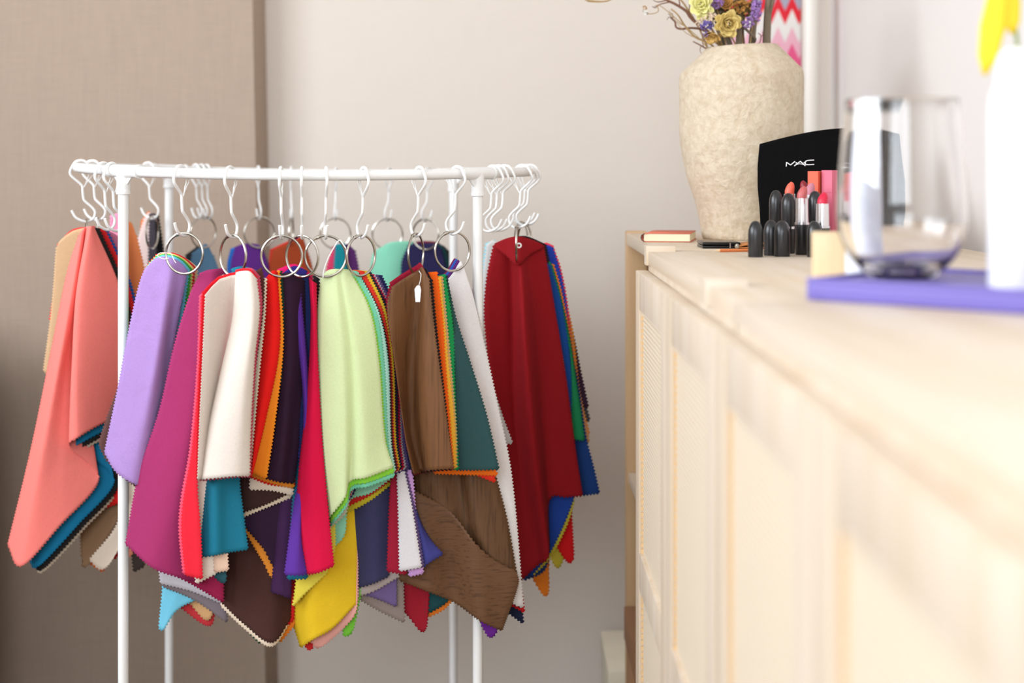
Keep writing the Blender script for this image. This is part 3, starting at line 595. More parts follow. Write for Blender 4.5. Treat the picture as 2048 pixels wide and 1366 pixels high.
S((232,120,40), z+.058, [[(1092,526),(1120,640),(1140,700)],[(1106,528),(1121,580),(1143,690),(1150,740)]], 'orange swatch edge along the green swatch', 'I')
S((34,62,170), z+.064, [[(1080,492),(1110,600),(1130,680)],[(1096,490),(1112,600),(1134,680)],[(1104,494),(1118,540),(1130,600),(1138,690)]], 'royal blue swatch at the top of the right end bundle', 'I')
S((236,60,80), z+.069, [[(1078,490),(1108,600),(1130,680)],[(1092,485),(1112,600),(1134,680)],[(1104,490),(1121,540),(1134,610),(1143,700)]], 'coral swatch rim above the royal blue swatch', 'I')
S((220,160,110), z+.074, [[(1120,640),(1145,760),(1160,880)],[(1136,640),(1154,760),(1178,884)]], 'peach swatch edge right of the green swatch', 'I', top=(1085,495))
S((238,140,40), z+.078, [[(1120,640),(1150,780),(1168,872)],[(1140,640),(1158,780),(1178,868)]], 'orange tip at the far right behind the peach edge', 'I', top=(1085,495))
S((56,30,50), z+.082, [[(1120,640),(1145,740),(1160,812)],[(1143,660),(1160,740),(1176,814)]], 'aubergine swatch edge at the far right of the rack', 'I', top=(1085,495))
S((70,68,74), z+.086, [[(1125,680),(1150,780),(1168,846)],[(1145,700),(1166,790),(1179,840)]], 'charcoal swatch tip at the far right of the rack', 'I', top=(1085,495))
S((20,56,116), z+.062, [[(1090,700),(1120,900),(1134,992)],[(1125,700),(1150,880),(1165,990)],[(1140,700),(1172,880),(1185,930),(1198,986)]], 'dark blue swatch corner sticking out right of the maroon hem', 'I', top=TI)
S((34,70,160), z+.042, [[(1040,700),(1060,1000),(1062,1152)],[(1070,700),(1085,1000),(1098,1106)],[(1100,700),(1122,950),(1128,1045)],[(1120,700),(1145,960),(1146,998)]], 'cobalt blue swatch below the maroon hem', 'I', top=TI)
S((212,196,60), z+.047, [[(1044,700),(1064,1000),(1066,1150)],[(1072,700),(1088,1000),(1100,1114)],[(1100,700),(1124,950),(1132,1052)],[(1120,700),(1146,960),(1147,1006)]], 'yellow swatch edge under the cobalt blue one', 'I', top=TI)
S((216,20,24), z+.068, [[(1080,700),(1105,1000),(1104,1078)],[(1095,700),(1120,1000),(1138,1126)],[(1110,700),(1140,1000),(1147,1112)]], 'red pointed swatch tip below the maroon bundle', 'I', top=TI)
S((190,176,56), z+.074, [[(1070,700),(1098,1000),(1099,1108)],[(1085,700),(1110,1000),(1115,1136)],[(1095,700),(1120,1000),(1128,1114)]], 'olive yellow swatch tip beside the red one', 'I', top=TI)
S((238,130,34), z+.054, [[(1045,700),(1062,1000),(1062,1150)],[(1060,700),(1085,1000),(1093,1192)],[(1075,700),(1096,1000),(1097,1126)]], 'orange pointed swatch tip at the bottom of the right end bundle', 'I', top=TI)
S((30,60,110), z+.050, [[(1040,700),(1050,1000),(1048,1160)],[(1065,700),(1078,1000),(1086,1142)],[(1075,700),(1090,1000),(1098,1110)]], 'navy swatch hem along the maroon point', 'I', top=TI)
S((214,210,206), 2.53, [[(975,488),(966,560),(962,640)],[(986,480),(985,560),(984,640)],[(1000,486),(1002,560),(1002,640)]], 'white grey swatch between the right front leg and the maroon swatch', 'I')
S((150,214,226), 2.54, [[(973,486),(968,520),(962,600)],[(990,479),(988,520),(984,600)]], 'light aqua swatch rim behind the white grey one', 'I')
# --- J: swatches on the back rail
z = 2.84
S((240,150,180), 2.60, [[(222,430),(218,560),(216,760)],[(242,424),(246,560),(250,760)]], 'small pink swatch behind the left front leg', 'J')
S((222,130,76), 2.62, [[(240,440),(235,600),(235,760)],[(262,445),(266,560),(266,760)],[(272,470),(290,560),(300,760)]], 'terracotta swatch right of the left front leg', 'J')
S((238,120,40), 2.78, [[(284,440),(278,520),(270,760)],[(297,422),(298,520),(298,760)]], 'orange swatch rim behind the pale pink one', 'J')
S((238,214,208), 2.77, [[(290,436),(275,490),(266,560),(262,760)],[(296,426),(290,540),(285,760)],[(302,426),(300,540),(300,760)]], 'pale pink swatch on the back rail between the left legs', 'J')
S((66,60,68), 2.765, [[(300,427),(298,520),(296,760)],[(309,426),(313,520),(318,760)]], 'charcoal swatch right of the pale pink one', 'J')
S((28,26,28), 2.775, [[(305,427),(305,520),(310,760)],[(316,430),(328,520),(348,760)]], 'black swatch beside the left back leg', 'J')
sl = [[(386,505),(372,600),(360,760)],[(400,495),(395,600),(395,760)],[(413,488),(416,600),(420,760)],[(426,510),(441,560),(455,760)]]
S((78,112,138), z, sl, 'slate blue swatch on the back rail behind the lilac bundle', 'J')
S((40,38,42), z+.008, off(sl,(-13,3),(-8,0),(0,0)), 'black swatch edge left of the slate blue one', 'J')
pu = [[(472,493,4),(463,530,4),(456,760,4)],[(490,487,-4),(488,560,-6),(486,760,-6)],[(516,489,-2),(520,560,0),(522,760,0)],[(526,500,4),(538,545,4),(552,760,4)]]
S((94,40,130), z, pu, 'purple swatch on the back rail behind the cream bundle', 'J')
S((30,104,190), z+.008, off(pu,(-9,4),(-7,0),(0,0)), 'azure swatch edge left of the back purple one', 'J')
ru = [[(547,500,0),(541,540,0),(530,760,0)],[(575,487,-3),(575,560,-4),(574,760,-4)],[(604,476,2),(612,540,2),(620,760,2)],[(609,486,4),(626,550,4),(645,760,4)]]
S((156,62,28), z, ru, 'rust brown swatch on the back rail behind the plum bundle', 'J')
S((206,50,36), z+.008, off(ru,(-5,-2),(-3,0),(0,0)), 'red swatch edge behind the rust one', 'J')
S((212,60,100), z, [[(668,492),(654,540),(642,760)],[(680,487),(676,560),(674,760)]], 'pink swatch on the back rail behind the pale green bundle', 'J')
S((14,128,140), z-.004, [[(672,489),(669,540),(666,760)],[(688,486),(694,560),(700,760)]], 'teal swatch between pink and purple on the back rail', 'J')
S((84,36,96), z+.004, [[(684,489),(690,560),(690,760)],[(696,488),(704,560),(708,760)],[(709,500),(717,545),(730,760)]], 'violet swatch right of the back teal one', 'J')
S((134,208,178), z, [[(762,495,4),(746,510,4),(739,600,4),(736,760,4)],[(780,485,-4),(778,600,-6),(776,760,-6)],[(812,482,0),(815,600,4),(816,760,4)],[(826,484,4),(830,600,6),(834,760,6)]], 'mint green swatch on the back rail behind the pale green bundle', 'J')
nv = [[(818,490),(804,530),(798,760)],[(838,486),(836,600),(836,760)],[(870,488),(874,600),(876,760)],[(882,498),(892,545),(904,760)]]
S((36,32,74), z-.01, nv, 'midnight blue swatch on the back rail behind the brown silk', 'J')
S((24,70,74), z-.003, off(nv,(8,0),(8,0),(0,0)), 'dark teal swatch edge right of the midnight blue one', 'J')
S((120,24,46), z+.004, off(nv,(4,-4),(10,0),(0,0)), 'wine swatch rim behind the midnight blue one', 'J')
S((60,48,44), z+.009, off(nv,(14,2),(15,0),(0,0)), 'dark brown swatch edge right of the midnight blue one', 'J')
# small things hanging with the swatches
tg = empty('price_tag', at(835, 575, 2.118)); tag(tg, 'small white paper tag hanging on the brown silk swatch', 'tag')
def rel(pts, o): return [Vector(p)-o.location for p in pts]
q = [at(x, y, 2.118) for x, y in ((831,604),(840,604),(842,580),(840,571),(834,571),(829,578))]; q2 = [p+Vector((0,.0008,0)) for p in q]
mesh_obj('paper', rel(q+q2, tg), [tuple(range(6)), tuple(range(11,5,-1))]+[(i, i+6, (i+1) % 6+6, (i+1) % 6) for i in range(6)], plain('tag_paper', (240,238,240), .7), tg, smooth=False)
MB().tube(rel([at(837,573,2.118), at(841,560,2.114), at(842,548,2.114), at(838,542,2.135)], tg), .0006, 6).build('loop', plain('tag_cord', (238,236,232), .6), tg)
tag(MB().tube([at(x, y, 2.105) for x, y in smooth([(646,555),(648,540),(657,515),(668,495),(679,480),(686,488),(692,497)], 3)], .0009, 6).build('plastic_loop', plain('tag_cord', (238,236,232), .6)), 'white plastic tag fastener over the pale green swatch', 'tag fastener')
tag(MB().tube([at(x, y, 2.132) for x, y in smooth([(338,516),(328,518),(315,512),(320,506),(335,506),(342,507),(348,520),(352,526)], 3)], .0007, 6).build('plastic_loop', plain('tag_cord', (238,236,232), .6)), 'white plastic tag fastener lying on top of the lilac swatch', 'tag fastener')
MB_ = MB().tube([(.0036*math.cos(i*.6283), 0, .0036*math.sin(i*.6283)) for i in range(10)], .0014, 6, closed=True)
ey = MB_.build('eyelet', plain('tag_cord', (238,236,232), .6)); ey.location = at(1038, 491, 2.386); tag(ey, 'white eyelet in the top of the maroon swatch', 'eyelet')
# ------------------------------------------------------------------ pine shelving and cabinets along the right wall
TOP = H - .118
def solid(name, pts_bottom, z0, z1, mat, parent=None, bev=.002):
    "a prism over a ground polygon"
    bm = bmesh.new(); n = len(pts_bottom)
    a = [bm.verts.new((x, y, z0)) for x, y in pts_bottom]; b = [bm.verts.new((x, y, z1)) for x, y in pts_bottom]
    bm.faces.new(a[::-1]); bm.faces.new(b)
    for i in range(n): bm.faces.new((a[i], a[(i+1) % n], b[(i+1) % n], b[i]))
    if bev: bmesh.ops.bevel(bm, geom=bm.edges[:], offset=bev, segments=2, affect='EDGES')
    return bm_obj(name, bm, mat, parent, smooth=True, angle=35)
su = empty('shelf_unit', (0,0,0)); tag(su, 'open pine shelf unit at the far end of the cabinets', 'shelf unit')
def side_frame(y0, y1, x0, parent, top, panel, wm):
    bm = bmesh.new()
    box_bm(bm, x0, x0+.040, y0, y1, 0, top, .003); box_bm(bm, .66, .70, y0, y1, 0, top, .003)
    for zz in (.12, .5, .86): box_bm(bm, x0+.038, .662, y0+.006, y1-.006, zz, zz+.04, .002)
    o = bm_obj('side_frame', bm, wm, parent, smooth=True, angle=35)
    if panel: box('side_panel', x0+.04, .66, y0+.010, y1-.010, .10, top-.03, wm, parent)
    return o
side_frame(2.758, 2.79, .222, su, TOP+.004, True, PINE_END)
box('top_shelf', .222, .70, 2.150, 2.757, TOP-.022, TOP, PINE, su)
box('shelf', .226, .70, 2.150, 2.757, .60, .618, PINE, su)
box('shelf', .226, .70, 2.150, 2.757, .03, .048, PINE, su)
M_cane, nt, b = newmat('cane_webbing'); Lk = nt.links
tc = nd(nt, 'ShaderNodeTexCoord'); mp = nd(nt, 'ShaderNodeMapping'); mp.inputs['Scale'].default_value = (1, 1, 1)
Lk.new(tc.outputs['Object'], mp.inputs['Vector'])
wv = [nd(nt, 'ShaderNodeTexWave', Scale=48.0, Distortion=.3, bands_direction=d) for d in ('Y', 'Z')]
for q in wv: Lk.new(mp.outputs['Vector'], q.inputs['Vector'])
mu = nd(nt, 'ShaderNodeMath', operation='MAXIMUM'); Lk.new(wv[0].outputs['Fac'], mu.inputs[0]); Lk.new(wv[1].outputs['Fac'], mu.inputs[1])
rp = nd(nt, 'ShaderNodeValToRGB'); rp.color_ramp.elements[0].position = .35; rp.color_ramp.elements[0].color = (*lin((212,182,144)), 1); rp.color_ramp.elements[1].position = .7; rp.color_ramp.elements[1].color = (*lin((236,222,200)), 1)
Lk.new(mu.outputs[0], rp.inputs['Fac']); Lk.new(rp.outputs['Color'], b.inputs['Base Color']); b.inputs['Roughness'].default_value = .6
bp = nd(nt, 'ShaderNodeBump', Strength=.6, Distance=.002); Lk.new(mu.outputs[0], bp.inputs['Height']); Lk.new(bp.outputs['Normal'], b.inputs['Normal'])
def door(y0, y1, parent):
    x0, x1, z0, z1 = .187, .205, .10, H-.1476
    bm = bmesh.new(); st = .055
    box_bm(bm, x0, x1, y0, y0+st, z0, z1, .002); box_bm(bm, x0, x1, y1-st, y1, z0, z1, .002)
    for a, c in ((z0, z0+st), (.585, .64), (z1-st, z1)): box_bm(bm, x0+.0005, x1-.0005, y0+st-.001, y1-st+.001, a, c, .002)
    d = bm_obj('door', bm, PINEZ, parent, smooth=True, angle=35)
    for a, c in ((z0+st, .585), (.64, z1-st)):
        box('cane_panel', x0+.006, x0+.011, y0+st-.006, y1-st+.006, a-.006, c+.006, M_cane, d, bev=0)
        bm = bmesh.new()
        nb = int((c-a)/.009)
        for k in range(nb):
            for yy in (y0+st+.004, y1-st-.004): box_bm(bm, x0+.003, x0+.008, yy-.002, yy+.002, a+.009*k, a+.009*k+.006)
        bm_obj('cane_stitching', bm, plain('cane_edge', (226,190,140), .6), d)
    return d
def cabinet(y0, y1, label, posts):
    c = empty('cabinet', (0,0,0)); tag(c, label, 'cabinet', None)
    box('top_board', .203, .70, y0, y1, TOP-.020, TOP, PINE, c)
    bm = bmesh.new()
    box_bm(bm, .208, .70, y0+.002, y0+.02, .1, TOP-.022); box_bm(bm, .208, .70, y1-.02, y1-.002, .1, TOP-.022)
    box_bm(bm, .69, .70, y0+.02, y1-.02, .1, TOP-.022); box_bm(bm, .208, .69, y0+.02, y1-.02, .1, .118)
    box_bm(bm, .2065, .225, y0+.002, y1-.002, H-.150, TOP-.0205)
    bm_obj('carcass', bm, PINEZ, c)
    bm = bmesh.new()
    for a, e in ((y0+.004, y0+.044), (y1-.044, y1-.004)):
        for xx in (.212, .655): box_bm(bm, xx, xx+.04, a, e, 0, .1)
    bm_obj('foot', bm, PINEZ, c)
    ym = (y0+y1)/2
    door(y0+.002, ym-.003, c); door(ym+.003, y1-.002, c)
    for yy in posts:
        box('post_top', .2, .2445, yy-.032, yy, TOP-.021, TOP+.0085, PINEX, c, bev=.0015)
    return c
cabinet(1.307, 2.150, 'pine cabinet with cane doors carrying vase, pouch and lipsticks', (2.149, 1.50))
cabinet(.460, 1.303, 'pine cabinet with cane doors nearest the camera, under the violet tray', ())

cb = empty('storage_box', (.37, 2.62, .048)); tag(cb, 'brown cardboard box with lid at the bottom of the shelf unit', 'box')
def relbox(name, o, x0, x1, y0, y1, z0, z1, mat, bev=.002):
    l = o.location; return box(name, x0-l.x, x1-l.x, y0-l.y, y1-l.y, z0-l.z, z1-l.z, mat, o, bev)
KR = plain('kraft_card', (176,132,92), .8, bump=(300, .15, .0006))
relbox('body', cb, .221, .52, 2.50, 2.740, .048, .30, KR)
relbox('lid', cb, .2165, .5245, 2.496, 2.744, .2995, .362, plain('kraft_lid', (158,114,78), .8, bump=(300, .15, .0006)))
relbox('label_slot', cb, .2205, .2255, 2.494, 2.497, .325, .347, plain('slot_black', (24,22,22), .5), 0)
wbx = empty('cream_box', (.3, 2.95, 0)); tag(wbx, 'cream white box on the floor beyond the shelf unit', 'box')
relbox('body', wbx, .194, .44, 2.83, 3.08, 0, .185, plain('cream_card', (232,224,202), .7)); relbox('lid', wbx, .192, .442, 2.828, 3.082, .17, .206, plain('cream_card', (232,224,202), .7))
# heating pipe in the corner and chevron print on the back wall
tag(MB().tube([(.671, 3.19, 0), (.671, 3.19, CE)], .019, 20).build('trim_1', plain('pipe_paint', (238,232,222), .35)), kind='structure')
bands = [(-230,-190,(235,240,240)),(-190,-160,(60,120,170)),(-160,-130,(235,240,240)),(-130,-95,(236,92,142)),(-95,-62,(242,180,196)),(-62,-30,(240,236,230)),(-30,-6,(226,26,48)),(-6,22,(172,172,190)),(22,50,(230,26,48)),(50,86,(240,236,230)),(86,118,(242,182,198)),(118,150,(236,90,140)),(150,182,(40,70,150)),(182,214,(240,236,230))]
xs = [1570+14*k for k in range(-9, 3)]; xs = [x for x in xs if 1440 <= x <= 1603]+[1602]
vv, ff, fm, ms = [], [], [], []
ZP = 3.288
def zz(i, y):
    x = xs[i]; t = abs(((x-1570+14) % 28)-14)/14.0
    return at(x, y-32*t, ZP)
for k, (ya, yb, c) in enumerate(bands):
    ms.append(plain('chevron_%d_%d_%d' % c, c, .6))
    for i in range(len(xs)-1):
        b0 = len(vv); vv += [zz(i, ya), zz(i+1, ya), zz(i+1, yb), zz(i, yb)]; ff.append((b0, b0+3, b0+2, b0+1)); fm.append(k)
ch = mesh_obj('chevron_poster', vv, ff, None, smooth=False, mats=ms, fm=fm)
md = ch.modifiers.new('thickness', 'SOLIDIFY'); md.thickness = .004; md.offset = -1
tag(ch, 'red, pink and white chevron print on the back wall behind the vase', 'poster')

# ------------------------------------------------------------------ vase with dried flowers
VC = Vector((.407, 2.52, TOP)); u = 2.52/F
M_vase, nt, b = newmat('paper_clay'); Lk = nt.links
tc = nd(nt, 'ShaderNodeTexCoord'); b.inputs['Roughness'].default_value = .95; b.inputs['Specular IOR Level'].default_value = .15
n1 = nd(nt, 'ShaderNodeTexNoise', Scale=80.0, Detail=10.0, Distortion=.35); n1.inputs['Roughness'].default_value = .65; n2 = nd(nt, 'ShaderNodeTexNoise', Scale=16.0, Detail=4.0, Distortion=.8)
for q in (n1, n2): Lk.new(tc.outputs['Object'], q.inputs['Vector'])
rp = nd(nt, 'ShaderNodeValToRGB'); rp.color_ramp.elements[0].position = .3; rp.color_ramp.elements[0].color = (*lin((210,189,159)), 1); rp.color_ramp.elements[1].position = .62; rp.color_ramp.elements[1].color = (*lin((229,213,189)), 1)
Lk.new(n1.outputs['Fac'], rp.inputs['Fac']); Lk.new(rp.outputs['Color'], b.inputs['Base Color'])
b1 = nd(nt, 'ShaderNodeBump', Strength=.75, Distance=.006); b2 = nd(nt, 'ShaderNodeBump', Strength=.35, Distance=.012)
Lk.new(n1.outputs['Fac'], b1.inputs['Height']); Lk.new(n2.outputs['Fac'], b2.inputs['Height']); Lk.new(b1.outputs['Normal'], b2.inputs['Normal']); Lk.new(b2.outputs['Normal'], b.inputs['Normal'])
def zy(y): return (482-y)*u
prof = [(0, 0), (74, 0), (77, 480), (80, 470)]
pf = [(0.0, 0.0), (74*u, 0.0)]+[(r*u, zy(y)) for r, y in smooth([(77,479),(82,450),(89,418),(98,390),(107,362),(114,335),(119,310),(122,285),(123,250),(123,200),(123,165)], 4)]
pf += [(122.5*u, zy(155)), (121*u, zy(149)), (116*u, zy(143)), (100*u, zy(127)), (84*u, zy(111)), (74*u, zy(101)), (71*u, zy(97.5)), (66*u, zy(98)), (64*u, zy(104)), (72*u, zy(125)), (80*u, zy(160)), (60*u, zy(440)), (0, zy(450))]
m = MB(); m.lathe(pf, (0,0,0), 72)
htop = zy(98)
for i, v in enumerate(m.v):
    t = max(0, (v.z-zy(320))/(htop-zy(320)))
    v.z += .055*v.x*t*t
    r = math.hypot(v.x, v.y)
    if r > .01:
        k = 1+.016*noise.noise(v*22)+.008*noise.noise(v*55)
        v.x *= k; v.y *= k
vase = m.build('vase', M_vase, angle=60); vase.location = VC; tag(vase, 'tall cream paper clay vase with angular shoulder, holding dried flowers', 'vase')
RIM = VC.z+htop
BARK = plain('grey_bark', (128,112,92), .85, bump=(160, .7, .003)); TWIG = plain('brown_twig', (124,84,62), .8); TWIG2 = plain('tan_stem', (172,140,92), .8)
def pv(x, y, dz=0): return at(x, y, 2.52+dz)
def branch(name, pts, r, mat, label, cat, group, bits=()):
    P = [pv(*p) for p in smooth(pts, 4)]; n_ = len(P); o = P[0]
    root = empty(name, o); tag(root, label, cat, group)
    rr = [r[0]+(r[1]-r[0])*i/(n_-1) for i in range(n_)]
    MB().tube([p-o for p in P], rr, 8).build('stem', mat, root)
    for bpts, br in bits:
        Q = [pv(*p)-o for p in smooth(bpts, 3)]
        MB().tube(Q, [br*(1-.5*i/(len(Q)-1)) for i in range(len(Q))], 6).build('side_twig', mat, root)
    return root, o
G_ = 'branches in the vase'
branch('branch', [(1532,200,.01),(1533,100,.01),(1534,60,.012),(1537,10,.012),(1545,-60,.012),(1550,-150,.01)], (.0078,.006), BARK, 'thickest grey branch at the right of the vase mouth', 'branch', G_, [(((1536,40,.012),(1545,10,.004),(1553,-30,0)), .003)])
branch('branch', [(1500,200,.0),(1503,100,.0),(1506,60,.0),(1510,20,.0),(1506,-60,.01)], (.0065,.005), BARK, 'grey branch second from the right in the vase', 'branch', G_, [(((1505,86,0),(1510,78,-.01),(1500,66,-.015),(1488,55,-.015),(1480,40,-.012)), .0035)])
branch('branch', [(1476,200,-.01),(1477,100,-.01),(1479,60,-.01),(1484,0,0),(1490,-70,.01)], (.006,.0045), BARK, 'grey branch below the cream dried rose', 'branch', G_)
branch('branch', [(1464,200,.0),(1461,100,.0),(1452,66,.0),(1440,10,.01),(1430,-60,.02)], (.0055,.004), BARK, 'leaning grey branch left of the middle stems', 'branch', G_)
branch('branch', [(1450,200,.01),(1446,100,.01),(1440,64,.01),(1430,20,.01),(1424,-50,.02)], (.0055,.004), BARK, 'leftmost thick grey branch in the vase', 'branch', G_)
branch('branch', [(1490,200,.02),(1488,100,.02),(1486,60,.02),(1488,0,.02)], (.0024,.0018), TWIG, 'thin dark stem between the grey branches', 'branch', G_)
G2 = 'thin dry twigs leaning left out of the vase'
branch('twig', [(1440,180,0),(1430,102,0),(1412,84,0),(1390,74,0),(1370,52,0),(1356,30,-.01),(1342,18,-.01)], (.0022,.0012), TWIG2, 'arching tan twig reaching left from the vase rim', 'twig', G2, [(((1370,52,0),(1352,42,0),(1338,20,0)), .0009), (((1394,76,0),(1372,66,0),(1352,44,0)), .0009)])
branch('twig', [(1436,180,0),(1428,103,0),(1412,97,0),(1400,90,0),(1386,83,0)], (.0018,.001), TWIG, 'short brown twig with a pointed bud just above the rim', 'twig', G2, [(((1402,92,0),(1400,100,0),(1403,108,0)), .0008), (((1408,96,0),(1404,80,0),(1406,70,0)), .0008)])
branch('twig', [(1450,180,0),(1440,100,0),(1430,84,0),(1422,70,0)], (.0018,.001), TWIG, 'brown twig below the dried tan rose', 'twig', G2)
branch('twig', [(1470,180,.01),(1450,90,.01),(1410,62,.01),(1385,56,.01),(1362,58,.01),(1352,54,.01),(1350,44,.01),(1342,36,.01)], (.0024,.0014), TWIG, 'crooked dark brown twig with a forked tip', 'twig', G2, [(((1346,40,.01),(1338,34,.01),(1334,40,.01)), .001), (((1344,38,.01),(1340,30,.01),(1336,28,.01)), .001), (((1345,38,.01),(1345,30,.01),(1344,26,.01)), .001)])
branch('twig', [(1466,180,0),(1440,90,0),(1386,40,0),(1372,22,0),(1350,8,0),(1330,-2,0),(1310,-20,0)], (.0034,.0018), TWIG, 'stout brown twig slanting up to the left', 'twig', G2, [(((1360,14,0),(1358,0,0),(1352,-14,0)), .0014), (((1340,4,0),(1322,8,0),(1308,14,0)), .0014), (((1335,0,0),(1316,4,0),(1306,0,0)), .0013), (((1318,10,0),(1310,16,0),(1304,12,0)), .001), (((1378,30,0),(1379,10,0),(1378,-10,0)), .0012)])
branch('twig', [(1440,180,.02),(1400,60,.02),(1330,-30,.02),(1250,-20,.02),(1215,2,.02),(1170,0,.02)], (.0018,.0012), TWIG2, 'long thin twig with its tip at the top edge left of the vase', 'twig', G2, [(((1215,2,.02),(1195,4,.02),(1174,3,.02)), .0016)])
branch('twig', [(1520,180,0),(1514,98,0),(1520,84,0),(1522,72,0),(1516,66,0)], (.001,.0007), TWIG, 'fine dark twig with small curled tips near the thick branch', 'twig', G2, [(((1521,76,0),(1526,68,0),(1524,64,0)), .0008)])
def petal_mb(m, c, d, upv, l, wdt, cup=.3, thick=.0006):
    d = d.normalized(); s = d.cross(upv).normalized(); nn = s.cross(d).normalized(); base = len(m.v)
    prof_ = [(0,.25),(.3,.8),(.6,1),(.85,.75),(1,.15)]
    for t, wv_ in prof_:
        for k in (-1, -.4, .4, 1):
            m.v.append(c+d*l*t+s*wdt*.5*wv_*k+nn*(cup*l*(t*t)*.6+cup*wdt*.5*k*k*wv_))
    for i in range(4):
        for k in range(3):
            a = base+i*4+k; m.f.append((a, a+1, a+5, a+4))
def rose(c, r, axis, mat, n1_, seed, parent, name='bloom', scruff=.4):
    rnd = random.Random(seed); m = MB(); axis = Vector(axis).normalized()
    t1 = axis.orthogonal().normalized(); t2 = axis.cross(t1)
    for ring_, (n_, op, l) in enumerate(((5,.25,.62),(7,.65,.82),(9,1.05,1.0),(8,1.5,.95))[:n1_]):
        for k in range(n_):
            a = 2*math.pi*(k+.5*ring_)/n_+rnd.uniform(-.2,.2); rad = t1*math.cos(a)+t2*math.sin(a); o_ = op+rnd.uniform(-.2,.2)*scruff*2
            d = axis*math.cos(o_)+rad*math.sin(o_)
            petal_mb(m, c+rad*r*.12-axis*r*.3, d, axis, r*l*rnd.uniform(.8,1.15), r*rnd.uniform(.55,.85), rnd.uniform(.2,.5))
    ob = m.build(name, mat, parent, angle=None)
    sm_ = ob.modifiers.new('thickness', 'SOLIDIFY'); sm_.thickness = .0006; return ob
def cluster(c, r, n_, mat, seed, parent, name='bloom', pr=.3, squash=(1,1,1)):
    rnd = random.Random(seed); m = MB()
    for _ in range(n_):
        d = Vector((rnd.gauss(0,1), rnd.gauss(0,1), rnd.gauss(0,1))).normalized()
        p = c+Vector((d.x*squash[0], d.y*squash[1], d.z*squash[2]))*r*rnd.uniform(.4,1)
        t1 = d.orthogonal().normalized(); t2 = d.cross(t1)
        for k in range(5):
            a = 2*math.pi*k/5+rnd.uniform(-.3,.3)
            petal_mb(m, p, (t1*math.cos(a)+t2*math.sin(a))*.8+d*.6, d, r*pr*rnd.uniform(.8,1.2), r*pr*.75, .3)
    ob = m.build(name, mat, parent, angle=None); sm_ = ob.modifiers.new('thickness', 'SOLIDIFY'); sm_.thickness = .0005; return ob
CREAMR = plain('dried_cream', (222,196,120), .8); TANR = plain('dried_tan', (206,166,92), .8); LEMON = plain('dried_lemon', (240,234,160), .8)
PURP = plain('statice_purple', (168,130,190), .8); VIO = plain('statice_violet', (120,104,172), .8); BLUSH = plain('dried_blush', (236,214,188), .8); OCH = plain('dried_ochre', (190,140,70), .8); OLIVE = plain('dried_olive', (120,100,56), .85); WHT = plain('daisy_white', (244,240,230), .7)
def flower(label, stem, sr, smat, blooms, group='dried flowers in the vase'):
    P = [pv(*p) for p in smooth(stem, 4)]; o = P[0]
    root = empty('dried_flower', o); tag(root, label, 'dried flower', group)
    MB().tube([p-o for p in P], sr, 6).build('stem', smat, root)
    for fn, x, y, dz, rp_, args in blooms:
        c = pv(x, y, dz)-o
        fn(c, rp_*u, *args, root)
flower('cream dried rose facing forward at the middle of the bouquet', [(1480,180,-.01),(1474,100,-.015),(1460,70,-.03)], .0016, TWIG2,
  [(lambda c, r, par: rose(c, r, (.05,-1,-.15), CREAMR, 4, 3, par), 1456, 47, -.045, 27, ()), (lambda c, r, par: cluster(c, r, 16, OCH, 4, par, 'calyx', .4), 1456, 60, -.03, 15, ())])
flower('tan dried rose hanging at the lower left of the bouquet', [(1450,180,-.01),(1440,100,-.02),(1432,84,-.03)], .0014, TWIG2,
  [(lambda c, r, par: rose(c, r, (-.3,-.7,-.8), TANR, 3, 9, par, scruff=.2), 1424, 72, -.04, 18, ())])
flower('lemon yellow ruffled dried flower at the upper left of the bouquet', [(1460,180,0),(1440,90,-.01),(1412,40,-.02)], .0016, TWIG2,
  [(lambda c, r, par: rose(c, r, (-.3,-1,.1), LEMON, 4, 12, par), 1402, 10, -.035, 24, ()), (lambda c, r, par: rose(c, r, (-.2,-1,-.5), LEMON, 3, 14, par), 1407, 26, -.035, 17, ())])
flower('purple statice sprig at the right of the bouquet', [(1500,180,0),(1500,95,-.01),(1508,30,-.02)], .0014, TWIG2,
  [(lambda c, r, par: cluster(c, r, 46, PURP, 21, par, 'bloom', .34, (.8,.7,1.5)), 1511, 20, -.03, 16, ()), (lambda c, r, par: cluster(c, r, 26, PURP, 22, par, 'bloom', .4), 1496, 44, -.035, 11, ())])
flower('small violet statice sprig between lemon and tan flowers', [(1456,180,0),(1440,95,-.01),(1420,55,-.03)], .0012, TWIG2,
  [(lambda c, r, par: cluster(c, r, 34, VIO, 31, par, 'bloom', .4, (1.3,.8,.8)), 1414, 50, -.04, 10, ()), (lambda c, r, par: cluster(c, r, 12, VIO, 32, par, 'bloom', .5), 1411, 69, -.045, 5, ())])
flower('purple statice sprig at the top middle of the bouquet', [(1470,180,0),(1450,80,-.01),(1432,10,-.02)], .0012, TWIG2,
  [(lambda c, r, par: cluster(c, r, 34, PURP, 41, par, 'bloom', .36), 1432, 4, -.03, 14, ()), (lambda c, r, par: cluster(c, r, 16, PURP, 42, par, 'bloom', .4), 1396, -4, -.03, 9, ())])
flower('blush white dried sprig above the small violet one', [(1462,180,0),(1446,95,-.01),(1425,45,-.02)], .0012, TWIG2,
  [(lambda c, r, par: cluster(c, r, 40, BLUSH, 51, par, 'bloom', .3, (1.5,.8,.8)), 1419, 36, -.04, 13, ()), (lambda c, r, par: cluster(c, r, 20, BLUSH, 52, par, 'bloom', .34), 1398, 45, -.035, 8, ())])
